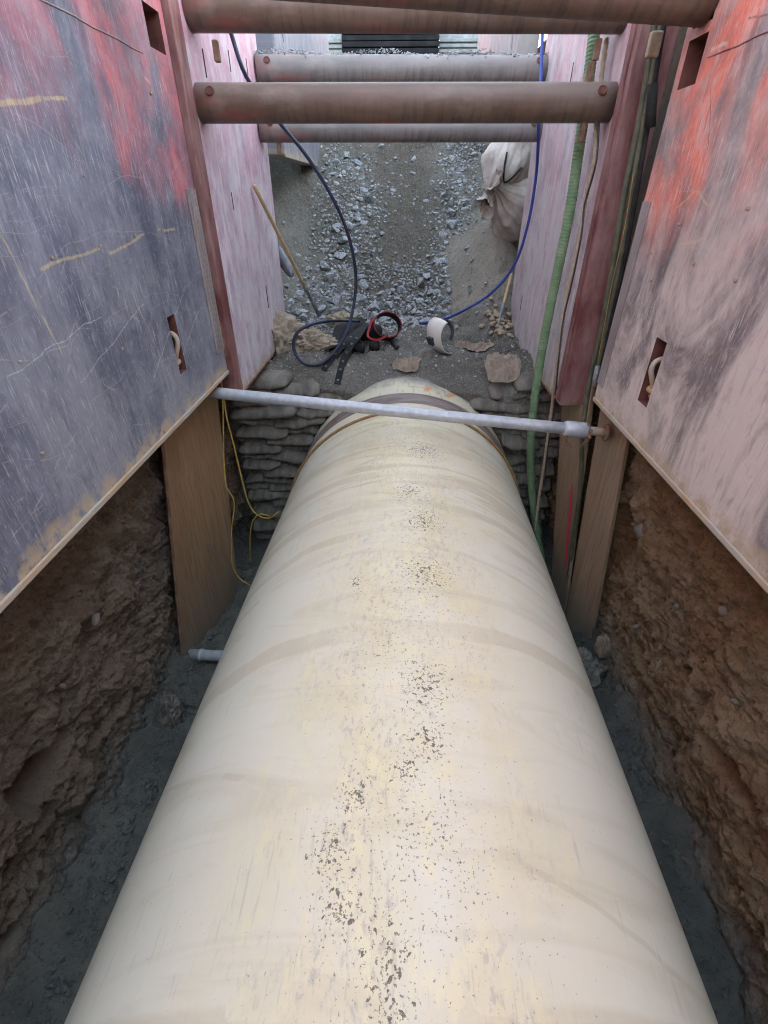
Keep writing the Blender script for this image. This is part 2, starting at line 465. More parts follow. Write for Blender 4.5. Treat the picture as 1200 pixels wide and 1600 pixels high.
M['goldcord'] = simple('ochre_strap', (.30, .17, .06), (.38, .24, .11), 20, .7)
M['pink'] = simple('pink_spray_paint', (.72, .04, .10), (.80, .07, .13), 15, .6, bump=.1)
M['wood'] = simple('pale_wood_handle', (.42, .29, .15), (.55, .40, .23), 1, .55, stretch=(25, 25, 2), bump=.2)
M['steel'] = simple('grey_tool_steel', (.16, .17, .19), (.28, .29, .31), 12, .45, .4)
M['darksteel'] = simple('dark_ribbed_steel', (.008, .008, .01), (.018, .018, .022), 6, .95)
M['white'] = simple('scuffed_white_shell', (.66, .62, .56), (.74, .70, .64), 14, .35, bump=.1)
M['grey_stone'] = simple('blue_grey_stone', (.20, .212, .22), (.45, .46, .465), 9, .85, bump=.3, lo=.4, hi=.6)
M['tan_stone'] = simple('tan_pebble', (.30, .23, .15), (.44, .36, .26), 9, .8, bump=.2)
M['pale_stone'] = simple('pale_cobble', (.18, .15, .12), (.24, .21, .17), 9, .9, bump=.4)
M['railmetal'] = simple('pale_rail_metal', (.16, .17, .17), (.24, .25, .25), 9, .5, .2)
M['ground'] = simple('site_ground', (.20, .18, .15), (.28, .26, .22), .7, .95, bump=.5, bdist=.05, bscale=8)


def mat_fill():
    k = N('sand_and_gravel_fill', .95, 0, .1)
    col = k.mix(k.mr(k.noise(1.5, 5, .65), .38, .62), (.135, .122, .10), (.195, .18, .15))
    col = k.mix(k.mr(k.noise(.9, 4, .6, k.map(loc=(2, 7, 3))), .46, .6), col, (.10, .088, .07))
    x, y, z = k.xyz()
    wn_ = k.math('MULTIPLY', k.math('SUBTRACT', k.noise(2.2, 6, .7), .5), 1.5)
    mound = k.math('MULTIPLY', k.mr(k.math('ADD', x, k.math('MULTIPLY', wn_, .3)), .50, .70), k.math('MULTIPLY', k.mr(y, 5.9, 6.3), k.mr(y, 8.4, 7.6)))
    mid = k.math('MULTIPLY', k.mr(k.math('ABSOLUTE', k.math('ADD', x, wn_)), .75, .30), k.mr(k.math('ADD', y, wn_), 6.7, 7.1))
    col = k.mix(k.math('MULTIPLY', mid, .8), col, (.105, .088, .068))
    col = k.mix(mound, col, (.29, .255, .205))
    col = k.mix(k.math('MULTIPLY', k.mr(k.noise(55, 4, .7), .52, .64), .6), col, (.34, .335, .32))
    col = k.mix(k.math('MULTIPLY', k.mr(k.noise(38, 4, .7, k.map(loc=(5, 5, 5))), .55, .66), .6), col, (.075, .07, .062))
    h = k.noise(24, 6, .75)
    return k.out(col, k.bump(h, .8, .03))


M['fill'] = mat_fill()


# ------------------------------------------------------------------ helpers: objects
def link(name, me, mat=None, parent=None, loc=None, smooth=False):
    o = bpy.data.objects.new(name, me)
    COL.objects.link(o)
    if mat is not None:
        for q in (mat if isinstance(mat, (list, tuple)) else [mat]):
            me.materials.append(q)
    if parent is not None:
        o.parent = parent
    if loc is not None:
        o.location = loc
    if smooth:
        me.polygons.foreach_set('use_smooth', [True] * len(me.polygons))
    return o


def tag(o, label=None, cat=None, group=None, kind=None):
    for k_, v in (('label', label), ('category', cat), ('group', group), ('kind', kind)):
        if v:
            o[k_] = v
    return o


def empty(name, loc=(0, 0, 0)):
    o = bpy.data.objects.new(name, None)
    COL.objects.link(o)
    o.location = loc
    o.empty_display_size = .1
    return o


def mesh(verts, faces, name='m', fm=None):
    me = bpy.data.meshes.new(name)
    me.from_pydata([tuple(v) for v in verts], [], faces)
    if fm is not None:
        me.polygons.foreach_set('material_index', fm)
    me.update()
    return me


class MB:
    """collects boxes, tubes and lathes into one mesh"""
    def __init__(s):
        s.v, s.f = [], []

    def add(s, v, f):
        n = len(s.v)
        s.v += [tuple(q) for q in v]
        s.f += [tuple(i + n for i in q) for q in f]
        return s

    def box(s, a, b, bev=0):
        a, b = [min(p, q) for p, q in zip(a, b)], [max(p, q) for p, q in zip(a, b)]
        if bev <= 0:
            v = [(x, y, z) for x in (a[0], b[0]) for y in (a[1], b[1]) for z in (a[2], b[2])]
            return s.add(v, [(0, 1, 3, 2), (4, 6, 7, 5), (0, 4, 5, 1), (2, 3, 7, 6), (0, 2, 6, 4), (1, 5, 7, 3)])
        bm = bmesh.new()
        bmesh.ops.create_cube(bm, size=1)
        for q in bm.verts:
            q.co = Vector([(a[i] + b[i]) / 2 + q.co[i] * (b[i] - a[i]) for i in range(3)])
        bmesh.ops.bevel(bm, geom=bm.edges[:], offset=bev, segments=2, profile=.5, affect='EDGES')
        bm.verts.index_update()
        s.add([q.co.copy() for q in bm.verts], [tuple(q.index for q in fc.verts) for fc in bm.faces])
        bm.free()
        return s

    def prism(s, quad, nrm, th):
        """a board: four corners, thickness along nrm"""
        n = Vector(nrm).normalized() * th
        v = [Vector(q) for q in quad]
        v = v + [q + n for q in v]
        return s.add(v, [(0, 1, 2, 3), (7, 6, 5, 4), (0, 4, 5, 1), (1, 5, 6, 2), (2, 6, 7, 3), (3, 7, 4, 0)])

    def tube(s, pts, r, seg=10, prof=None, cap=True, twist=0, lobes=0, lamp=0, flat=None):
        pts = [Vector(p) for p in pts]
        n = len(pts)
        tan = [(pts[min(i + 1, n - 1)] - pts[max(i - 1, 0)]).normalized() for i in range(n)]
        up = Vector((0, 0, 1)) if abs(tan[0].z) < .9 else Vector((1, 0, 0))
        u = tan[0].cross(up).normalized()
        vs, ln = [], 0
        for i in range(n):
            if i:
                ln += (pts[i] - pts[i - 1]).length
                u = (u - tan[i] * u.dot(tan[i])).normalized()
            w_ = tan[i].cross(u)
            ri = r[i] if isinstance(r, (list, tuple)) else r
            if prof:
                ri *= prof(ln)
            for j in range(seg):
                a = 2 * math.pi * j / seg
                rr = ri * (1 + lamp * math.cos(lobes * (a + twist * ln))) if lobes else ri
                if flat:
                    vs.append(pts[i] + u * math.cos(a) * flat[0] + w_ * math.sin(a) * flat[1])
                else:
                    vs.append(pts[i] + (u * math.cos(a) + w_ * math.sin(a)) * rr)
        fs = [(i * seg + j, i * seg + (j + 1) % seg, (i + 1) * seg + (j + 1) % seg, (i + 1) * seg + j) for i in range(n - 1) for j in range(seg)]
        if cap:
            fs += [tuple(range(seg))[::-1], tuple((n - 1) * seg + j for j in range(seg))]
        return s.add(vs, fs)

    def build(s, name, mat, parent=None, loc=None, smooth=False):
        me = mesh(s.v, s.f, name)
        if smooth:
            me.polygons.foreach_set('use_smooth', [True] * len(me.polygons))
        return link(name, me, mat, parent, loc)


def crom(P, step=.04):
    """smooth path through the points"""
    P = [Vector(p) for p in P]
    Q = [P[0] * 2 - P[1]] + P + [P[-1] * 2 - P[-2]]
    out = []
    for i in range(1, len(Q) - 2):
        a, b, c, d = Q[i - 1:i + 3]
        n = max(2, int((c - b).length / step))
        for j in range(n):
            t = j / n
            out.append(.5 * ((2 * b) + (c - a) * t + (2 * a - 5 * b + 4 * c - d) * t * t + (3 * b - a - 3 * c + d) * t ** 3))
    out.append(P[-1])
    return out


def grid_mesh(X, Y, Z, name='g', flip=False):
    a, b = X.shape
    v = np.stack([X, Y, Z], -1).reshape(-1, 3)
    i = np.arange(a * b).reshape(a, b)
    q = np.stack([i[:-1, :-1], i[1:, :-1], i[1:, 1:], i[:-1, 1:]], -1).reshape(-1, 4)
    if flip:
        q = q[:, ::-1]
    me = bpy.data.meshes.new(name)
    me.vertices.add(len(v))
    me.vertices.foreach_set('co', v.ravel())
    me.loops.add(q.size)
    me.loops.foreach_set('vertex_index', q.ravel())
    me.polygons.add(len(q))
    me.polygons.foreach_set('loop_start', np.arange(0, q.size, 4))
    me.polygons.foreach_set('use_smooth', np.ones(len(q), bool))
    me.update()
    me.validate()
    return me


def bar_pts(a, b, n=2):
    a, b = Vector(a), Vector(b)
    return [a.lerp(b, i / (n - 1)) for i in range(n)]


GROUND_Z = 5.3
# ================================================================== SETTING
# --- ground sheet with the trench opening
gx, gy0, gy1 = 2.15, -7.0, 11.0
gv, gf = [], []
xs = [-900, -gx, gx, 900]
ys = [-900, gy0, gy1, 1500]
for y_ in ys:
    for x_ in xs:
        gv.append((x_, y_, GROUND_Z))
for j in range(3):
    for i in range(3):
        if (i, j) != (1, 1):
            k0 = j * 4 + i
            gf.append((k0, k0 + 1, k0 + 5, k0 + 4))
tag(link('ground', mesh(gv, gf), M['ground']), kind='structure')

# --- unseen soil bank, added right of the cut to block the low sun
sx_, sy_ = np.meshgrid(np.linspace(2.9, 9.5, 60), np.linspace(3, 26, 120), indexing='ij')
sh = 2.0 * np.clip(1 - np.abs(sx_ - 5.4) / 2.4, 0, 1) ** .9 * np.clip((sy_ - 3) / 2, 0, 1) * np.clip((26 - sy_) / 2, 0, 1)
tag(link('sun_block_bank', grid_mesh(sx_, sy_, GROUND_Z - .05 + sh + np.clip(sh, 0, .3) * fbm(sx_, sy_)), M['soil_r']), kind='structure')

# --- trench floor
gxx, gyy = np.meshgrid(np.linspace(-2.15, 2.15, 260), np.linspace(-.5, 4.8, 330), indexing='ij')
fz = .02 + .06 * fbm(gxx * 1.6, gyy * 1.6) + .035 * fbm(gxx * 7, gyy * 7, 0, 4, .6)
fz += .26 * np.clip((np.abs(gxx + .05) - 1.60) / .30, 0, 1) ** 1.4 * (1 + .4 * fbm(gxx * 3, gyy * 2.2, 4))        # sand heaped against the soil
tag(link('trench_floor', grid_mesh(gxx, gyy, fz), M['floor']), kind='structure')


# --- cut soil faces
FACE = {}
def soil_face(side, base, top, name, mat, seed, holes):
    yy, zz = np.meshgrid(np.linspace(-.2, 5.0, 640), np.linspace(-.1, 2.6, 330), indexing='ij')
    ys_, zs_ = yy + seed, zz + seed * 2
    prof = base + (top - base) * np.clip(zz / 2.4, 0, 1)
    wx = fbm(ys_ * 6, zs_ * 6, 5, 3) * .05
    d = .05 * fbm(ys_ * 1.3, zs_ * 1.5, seed, 3) + .04 * fbm(ys_ * 4 + wx, zs_ * 5, seed, 3) + .018 * fbm(ys_ * 13, zs_ * 14, seed, 4, .62)
    bl = vnoise(ys_ * 16 + wx * 16, zs_ * 18, seed)
    d += .007 * np.sign(bl) * np.abs(bl) ** .35 * (.4 + .6 * vnoise(ys_ * 3, zs_ * 3, 4))
    b2 = vnoise(ys_ * 34 + wx * 20, zs_ * 36, seed + 2)
    d += .006 * np.sign(b2) * np.abs(b2) ** .4 + .008 * fbm(ys_ * 60, zs_ * 60, seed, 2)
    led = np.abs(((zz - .32 * yy + .35 * fbm(ys_ * .8, zs_ * .8, 3)) * 1.9) % 1 - .5)      # soft benches left by the bucket
    d += .02 * np.clip(led * 2, 0, 1) ** 2
    clod = vnoise(ys_ * 7, zs_ * 7, seed * 3)
    d += .03 * np.clip(clod - .3, 0, 1)
    d -= .05 * np.clip(vnoise(ys_ * 24, zs_ * 26, seed + 9) - .45, 0, 1)
    pit = vnoise(ys_ * 9 + 4, zs_ * 9, seed * 5)
    d -= .06 * np.clip(pit - .3, 0, 1)
    for (hy, hz, ry, rz, dep) in holes:
        e = ((yy - hy) / ry) ** 2 + ((zz - hz) / rz) ** 2
        e = e * (1 + .5 * fbm(ys_ * 5, zs_ * 5, 9, 2))
        d -= dep * np.clip(1.25 - e, 0, 1) ** .6
    foot = np.clip((.35 - zz) / .35, 0, 1)
    d = d * (1 - .5 * foot) + .10 * foot ** 2 * (1 + .5 * fbm(ys_ * 4, zs_ * 4))
    X = (prof - side * d)
    FACE[name] = (X, yy, zz)
    return link(name, grid_mesh(X, yy, zz, name, flip=(side < 0)), mat)


soil_l = tag(soil_face(-1, -1.87, -1.72, 'soil_face_left', M['soil_l'], 3.1,
                       [(1.28, .86, .22, .13, .26), (1.05, .62, .20, .09, .16), (.75, .33, .25, .06, .12), (1.75, .55, .25, .06, .1)]), kind='structure')
soil_r = tag(soil_face(1, 1.78, 1.65, 'soil_face_right', M['soil_r'], 7.7,
                       [(1.75, 1.02, .16, .08, .14), (1.35, .95, .2, .09, .16), (3.0, 1.25, .12, .3, .12), (2.2, .62, .3, .05, .08)]), kind='structure')
# the undisturbed earth behind and above, closing the cut up to the ground
em = MB()
for sx in (-1, 1):
    em.box((sx * 2.12, -7, -.2), (sx * 2.6, 11.5, GROUND_Z - .004))
em.box((-2.12, -7.4, -.2), (2.12, -6.9, GROUND_Z - .004))
tag(em.build('earth_bank', M['soil_l']), kind='structure')


# --- backfill behind the sandbags, the gravel ramp and its side heaps
def fill_h(x, y):
    x, y = np.asarray(x, float), np.asarray(y, float)
    t = np.clip((y - 6.25) / .9, 0, None)
    ramp = np.where(t < 1, .45 * t * t * .63, .63 * (y - 6.25) - .63 * .9 * .55)
    h = 1.90 + .16 * np.clip((y - 4.5) / 1.7, 0, 1) + ramp
    h = h + .95 * np.clip(-(x + 1.12 - .05 * (y - 6)), 0, 1.2) * np.clip((y - 5.6) / .5, 0, 1)
    h = h + .80 * np.exp(-(((x - 1.15) / .46) ** 2 + ((y - 6.85) / .75) ** 2))
    h = h + .22 * np.exp(-(((x - 1.35) / .5) ** 2 + ((y - 8.4) / 1.2) ** 2))
    h = h - .04 * np.exp(-((x + .02) / .5) ** 2) * np.clip((y - 6.6) / 1, 0, 1)
    h = h + .10 * np.exp(-(((np.abs(x - .07) - 1.15) / .35) ** 2)) * np.clip((5.6 - y) / .6, 0, 1)
    h = h - .13 * np.clip((4.85 - y) / .3, 0, 1) * (1 + .5 * fbm(x * 3, y * 3, 2, 2))
    flat = np.clip((y - 4.6) / .2, .5, 1)
    h = h + flat * (.05 * fbm(x * 2.2, y * 2.2) + .026 * fbm(x * 8, y * 8, 0, 3, .6) + .013 * fbm(x * 22, y * 22, 0, 3, .6))
    return np.minimum(h, GROUND_Z + .01 + .03 * fbm(x * 2, y * 2))


xx, yy = np.meshgrid(np.linspace(-2.2, 2.2, 300), np.linspace(4.5, 11.7, 420), indexing='ij')
zz = fill_h(xx, yy)
# front face: bend the first rows down behind the sandbags
yy2, zz2 = yy.copy(), zz.copy()
yy2[:, 0] = 4.66
zz2[:, 0] = -.1
yy2[:, 1] = 4.50 + .05 * fbm(xx[:, 1] * 3, 1.0, 0, 3)
zz2[:, 1] -= .03
fill_obj = tag(link('backfill_ground', grid_mesh(xx, yy2, zz2, flip=False), M['fill']), kind='structure')


# stones: angular gravel on the ramp
def stone_mesh(i, n=13, round_=False):
    bm = bmesh.new()
    for _ in range(n if not round_ else 26):
        v = Vector((random.gauss(0, 1), random.gauss(0, 1), random.gauss(0, 1))).normalized()
        if not round_:
            v *= random.uniform(.75, 1.1)
        bm.verts.new((v.x * .5, v.y * .40, v.z * .30))
    bmesh.ops.convex_hull(bm, input=bm.verts[:])
    bmesh.ops.delete(bm, geom=[v for v in bm.verts if not v.link_faces], context='VERTS')
    me = bpy.data.meshes.new('stone')
    bm.to_mesh(me)
    bm.free()
    if round_:
        me.polygons.foreach_set('use_smooth', [True] * len(me.polygons))
    return me


GREY = [stone_mesh(i) for i in range(9)]
for me in GREY:
    me.materials.append(M['grey_stone'])
ROUND = [stone_mesh(i, round_=True) for i in range(5)]
for me in ROUND:
    me.materials.append(M['tan_stone'])


def dens(x, y):
    n = .5 + .5 * fbm(x * 1.3 + 5, y * 1.3, 2, 3)
    left = math.exp(-(((x + 1.0 - .03 * (y - 6)) / .22) ** 2)) * (1 if 6.1 < y < 9.6 else 0)
    left2 = .45 * math.exp(-(((x + .62) / .25) ** 2)) * (1 if 6.1 < y < 9 else 0)
    toe = math.exp(-(((y - 6.35 - .15 * x) / .42) ** 2)) * (1 if -1.35 < x < .65 else 0)
    toe2 = .7 * math.exp(-(((y - 6.9) / .5) ** 2)) * math.exp(-(((x - .1) / .5) ** 2))
    rx = .45 + .16 * (y - 6.4)
    if x > .62 and 6.0 < y < 7.9:
        return .004
    right = .85 * math.exp(-(((x - rx) / .17) ** 2)) * (1 if 6.2 < y < 10 else 0)
    rest = .010 if y > 6 else .035
    return min(1, (left + left2 + toe + toe2 + right) * (.45 + .9 * n) + rest * n * 2)


stones, cells = [], {}
tries = 0
while len(stones) < 4200 and tries < 80000:
    tries += 1
    x_ = random.uniform(-1.6, 1.5)
    y_ = random.uniform(4.7, 10.8)
    dd = dens(x_, y_)
    if random.random() < dd:
        sz = .035 + .15 * random.random() ** 2.0 * (1.1 if dd > .4 else .5) * (.3 if tries > 30000 else 1)
        if y_ < 5.9:
            sz *= .45
        ci_, cj_ = int(x_ // .12), int(y_ // .12)
        if all((x_ - q[0]) ** 2 + ((y_ - q[1]) * 1.15) ** 2 > (.42 * (sz + q[2])) ** 2 for a_ in (-1, 0, 1) for b_ in (-1, 0, 1) for q in cells.get((ci_ + a_, cj_ + b_), ())):
            cells.setdefault((ci_, cj_), []).append((x_, y_, sz))
            stones.append((x_, y_, sz))
stones.sort(key=lambda q: -q[2] / (q[1] + (4 if q[1] > 8 else 0)))
hs_ = fill_h([q[0] for q in stones], [q[1] for q in stones])
gm = MB()
for i, (x_, y_, sz) in enumerate(stones):
    me = GREY[i % 9]
    rot = Matrix.Rotation(random.uniform(0, 6.28), 4, 'Z') @ Matrix.Rotation(random.uniform(-.9, .9), 4, 'X') @ Matrix.Rotation(random.uniform(-.5, .5), 4, 'Y')
    zz_ = float(hs_[i]) + sz * random.uniform(-.02, .2)
    mw = Matrix.Translation((x_, y_, zz_)) @ rot @ Matrix.Diagonal((sz * 1.25, sz * 1.25, sz * 1.25, 1))
    if i < 280:
        o = bpy.data.objects.new('stone', me)
        COL.objects.link(o)
        o.parent = fill_obj
        o.matrix_local = mw
    else:
        gm.add([mw @ v.co for v in me.vertices], [tuple(p.vertices) for p in me.polygons])
tag(gm.build('gravel', M['grey_stone']), 'loose blue grey crushed gravel strewn over the ramp', 'gravel', kind='stuff')
# tan river pebbles by the right shovel
for i in range(46):
    x_ = random.gauss(1.12, .10)
    y_ = random.gauss(5.85, .17)
    if x_ > 1.26:
        continue
    sz = random.uniform(.05, .10)
    o = bpy.data.objects.new('pebble', ROUND[i % 5])
    COL.objects.link(o)
    o.parent = fill_obj
    o.location = (x_, y_, float(fill_h(x_, y_)) + sz * .12 + .03 * random.random())
    o.rotation_euler = (random.uniform(-.3, .3), random.uniform(-.3, .3), random.uniform(0, 6))
    o.scale = (sz, sz, sz)
gm_l, gm_r = MB(), MB()
for i in range(1500):
    sd_ = random.choice((-1, 1))
    y_ = random.uniform(.3, 4.3)
    x_ = (-1.60 - abs(random.gauss(0, .11))) if sd_ < 0 else (1.50 + abs(random.gauss(0, .11)))
    if abs(x_) > 1.85:
        continue
    sz = .012 + .055 * random.random() ** 3
    k1, k2 = int(round((x_ + 2.15) / 4.3 * 259)), int(round((y_ + .5) / 5.3 * 329))
    mw = Matrix.Translation((x_, y_, float(fz[k1, k2]) + sz * .15)) @ Matrix.Rotation(random.uniform(0, 6.28), 4, 'Z') @ Matrix.Rotation(random.uniform(-1, 1), 4, 'X') @ Matrix.Diagonal((sz, sz, sz * 1.2, 1))
    me = GREY[i % 9]
    (gm_l if sd_ < 0 else gm_r).add([mw @ v.co for v in me.vertices], [tuple(f.vertices) for f in me.polygons])
for nm_, side, gm_ in (('soil_face_left', -1, MB()), ('soil_face_right', 1, MB())):
    X_, Y_, Z_ = FACE[nm_]
    for i in range(2600):
        a_, b_ = random.randrange(60, 600), random.randrange(25, 325)
        sz = .007 + .040 * random.random() ** 6
        mw = Matrix.Translation((float(X_[a_, b_]), float(Y_[a_, b_]), float(Z_[a_, b_]))) @ Matrix.Rotation(random.uniform(0, 6.28), 4, 'X') @ Matrix.Rotation(random.uniform(-1.5, 1.5), 4, 'Y') @ Matrix.Diagonal((sz, sz, sz, 1))
        me = GREY[i % 9]
        gm_.add([mw @ v.co for v in me.vertices], [tuple(f.vertices) for f in me.polygons])
    o = gm_.build('soil_clods', M['soil_l'] if side < 0 else M['soil_r'], soil_l if side < 0 else soil_r)
    o['kind'] = 'stuff'
tag(gm_l.build('loose_soil', M['soil_l']), 'crumbs of dark soil fallen along the left edge of the floor', 'soil', kind='stuff')
tag(gm_r.build('loose_soil', M['soil_r']), 'crumbs of brown soil fallen along the right edge of the floor', 'soil', kind='stuff')
# cobbles set in the soil faces
PALE = stone_mesh(0, round_=True)
PALE.materials.append(M['pale_stone'])
for par, lst in ((soil_l, [(-1.70, 1.87, 1.37, .085), (-1.76, 1.55, 1.2, .05), (-1.74, 2.2, 1.62, .06), (-1.74, 1.2, 1.5, .04), (-1.78, 2.4, 1.15, .05)]),
                 (soil_r, [(1.66, 2.1, 1.35, .05), (1.66, 1.8, 1.62, .06), (1.72, 2.45, .8, .06), (1.68, 1.5, 1.3, .05), (1.70, 2.75, 1.42, .13)])):
    for x_, y_, z_, sz in lst:
        o = bpy.data.objects.new('cobble', PALE)
        COL.objects.link(o)
        o.parent = par
        o.location = (x_, y_, z_)
        o.scale = (sz, sz * 1.1, sz)
        o.rotation_euler = (random.random() * 6, random.random(), random.random() * 6)

def gat(px, py, dz=0.0):
    """where a line of sight meets the backfill, dz above it"""
    d = FW + RT * (px - 600) / 750 + UP * (800 - py) / 750
    ts = np.linspace(4.45, 9, 700) / d.y
    zs = CAM_H + d.z * ts
    hit = np.nonzero(zs < fill_h(d.x * ts, d.y * ts) + dz)[0]
    return C0 + d * float(ts[hit[0]] if len(hit) else ts[0])


# ================================================================== THE PIPE
AX0 = Vector((.0053, 0, .915))
AX1 = Vector((.0729, 4.25, .804))
adir = (AX1 - AX0).normalized()
PR = 1.06
pipe = empty('steel_pipe', AX0)
pipe.rotation_euler = adir.to_track_quat('Y', 'Z').to_euler()
tag(pipe, 'huge cream coated pipe running down the middle of the trench', 'pipe')


def lathe_y(prof, seg=160):
    v, f = [], []
    n = len(prof)
    for (y, r) in prof:
        for j in range(seg):
            a = 2 * math.pi * j / seg
            v.append((r * math.sin(a), y, r * math.cos(a)))
    for i in range(n - 1):
        for j in range(seg):
            f.append((i * seg + j, i * seg + (j + 1) % seg, (i + 1) * seg + (j + 1) % seg, (i + 1) * seg + j))
    return mesh(v, f)


link('barrel', lathe_y([(-5.5, PR)] + [(-5 + i * .42, PR) for i in range(21)] + [(3.90, PR), (3.96, PR - .006)]), M['pipe'], pipe, smooth=True)
link('joint_band', lathe_y([(3.94, PR - .004), (4.03, PR + .003), (4.05, PR + .009), (4.12, PR + .009), (4.18, PR + .003), (4.21, PR - .004)]), M['band'], pipe, smooth=True)
link('far_section', lathe_y([(4.20, PR - .004), (4.24, PR), (4.6, PR), (5.6, PR)]), M['pipe_end'], pipe, smooth=True)
PM = Matrix.Translation(AX0) @ pipe.rotation_euler.to_matrix().to_4x4()


def on_pipe(y, deg, off=0):
    a = math.radians(deg)
    return PM @ Vector(((PR + off) * math.sin(a), y, (PR + off) * math.cos(a)))


cord = MB().tube([on_pipe(3.72 + .0006 * d + .03 * math.sin(d / 24), d, .011) for d in range(-110, 112, 2)], .011, 8)
tag(cord.build('sling_cord', M['goldcord'], smooth=True), 'thin ochre cord wrapped over the pipe before its brown band', 'cord')

# ================================================================== TRENCH SHIELDS


def plate(L, H, T, side, holes, hd=.13):
    """panel skin with real slots; face at x=0 looking towards -side, body reaching outwards; local y along, z up"""
    ys_ = sorted({0, L, *[h[0] for h in holes], *[h[1] for h in holes]})
    zs_ = sorted({0, H, *[h[2] for h in holes], *[h[3] for h in holes]})
    v, f, m = [], [], []

    def quad(a, b, c, d, mi=0):
        n = len(v)
        v.extend([a, b, c, d])
        f.append((n, n + 1, n + 2, n + 3))
        m.append(mi)
    o = side
    for i in range(len(ys_) - 1):
        for j in range(len(zs_) - 1):
            y0, y1, z0, z1 = ys_[i], ys_[i + 1], zs_[j], zs_[j + 1]
            inside = any(h[0] <= y0 and y1 <= h[1] and h[2] <= z0 and z1 <= h[3] for h in holes)
            if not inside:
                quad((0, y0, z0), (0, y1, z0), (0, y1, z1), (0, y0, z1))
    for (y0, y1, z0, z1) in holes:
        x1 = o * hd
        quad((0, y0, z0), (0, y0, z1), (x1, y0, z1), (x1, y0, z0), 1)
        quad((0, y1, z0), (0, y1, z1), (x1, y1, z1), (x1, y1, z0), 1)
        quad((0, y0, z0), (0, y1, z0), (x1, y1, z0), (x1, y0, z0), 1)
        quad((0, y0, z1), (0, y1, z1), (x1, y1, z1), (x1, y0, z1), 1)
        quad((x1, y0, z0), (x1, y1, z0), (x1, y1, z1), (x1, y0, z1), 1)
    X = o * T
    quad((0, 0, 0), (0, L, 0), (X, L, 0), (X, 0, 0))
    quad((0, 0, H), (0, L, H), (X, L, H), (X, 0, H))
    quad((0, 0, 0), (0, 0, H), (X, 0, H), (X, 0, 0))
    quad((0, L, 0), (0, L, H), (X, L, H), (X, L, 0))
    quad((X, 0, 0), (X, L, 0), (X, L, H), (X, 0, H))
    me = mesh(v, f, 'plate', m)
    bm = bmesh.new()
    bm.from_mesh(me)
    bmesh.ops.remove_doubles(bm, verts=bm.verts, dist=1e-5)
    bmesh.ops.recalc_face_normals(bm, faces=bm.faces)
    bm.to_mesh(me)
    bm.free()
    return me


def spreader(par, a, b, r, pins=True, mat='bar'):
    """a spreader pipe from panel to panel with its pin holes"""
    a, b = Vector(a), Vector(b)
    L = (b - a).length
    mid = (a + b) / 2
    q = (b - a).to_track_quat('X', 'Z')
    pts = [(-L / 2 + L * i / 24, 0, 0) for i in range(25)]
    o = MB().tube(pts, r, 32).build('spreader_bar', M[mat], par, smooth=True)
    me = o.data
    o.location = mid - par.location
    o.rotation_euler = q.to_euler()
    for p in me.polygons:
        p.use_smooth = len(p.vertices) == 4
    if pins:
        for sx in (-1, 1):
            x = sx * (L / 2 - .10)
            ang = math.radians(-62)
            c = Vector((x, math.sin(ang) * r * .985, math.cos(ang) * r * .985))
            d = Vector((0, math.sin(ang), math.cos(ang)))
            # a rim with a recessed pin head
            u = d.cross(Vector((1, 0, 0)))
            ring = [c + d * .006 + (Vector((1, 0, 0)) * math.cos(t) + u * math.sin(t)) * .022 for t in [i * math.pi / 8 for i in range(17)]]
            MB().tube(ring, .006, 6, cap=False).tube([c - d * .01, c + d * .008], .019, 14).build('pin', M['cavity'], o)
    return o


# --- near shield: the two big plates left and right of the camera
near = empty('trench_shield', (0, .3, 2.24))
tag(near, 'big near trench shield, blue grey left plate and red right plate beside the camera', 'trench shield')
LX, LY0, LY1, LZ0 = -1.32, -3.0, 3.62, 2.25
LH = 3.1


def lpar(o, par):
    o.location = Vector(o.location) - par.location
    return o


def ly(px, py):
    p = at(px, py, X=LX)
    return p.y - LY0, p.z - LZ0


slotL = [(5.82, 5.92, .22, .545), (6.36, 6.56, 1.76, 1.93), (6.36, 6.56, 1.98, 2.35), (6.36, 6.56, 2.40, 2.8)]
pl = link('side_panel', plate(LY1 - LY0, LH, .18, -1, slotL), [M['panel_l'], M['cavity']], near, (LX, LY0 - .3, LZ0 - 2.24))
pl['label'] = 'scratched blue grey plate with faded red patches near the top'
MB().box((-.185, 0, -.028), (.010, 6.62, -.001), .004).build('bottom_rim', M['lip'], pl)
for i in range(4):
    MB().box((.0015, 6.46 + i * .04, .16), (.011, 6.488 + i * .04, 1.15), .002).build('edge_strip', M['strip'], pl)
MB().box((-.1, 6.621, .10), (.012, 6.66, .34), .004).build('corner_block', M['rust'], pl)
wm = MB()
wm.tube([(.001, 3 + i * .12, 1.715 + .003 * math.sin(i * 2.1)) for i in range(28)], .003, 6)
wm.build('weld_seam', M['strip'], pl)
for (a, b) in [(80, 402), (155, 384), (210, 368), (252, 359), (276, 350), (235, 145), (130, 275), (30, 565), (205, 490), (65, 708), (190, 545)]:
    u, v_ = ly(a, b)
    s_ = random.uniform(.005, .010)
    MB().box((.0, u - s_, v_ - s_ * .7), (.008, u + s_, v_ + s_ * .7), .003).build('weld_tab', M['weld'], pl)

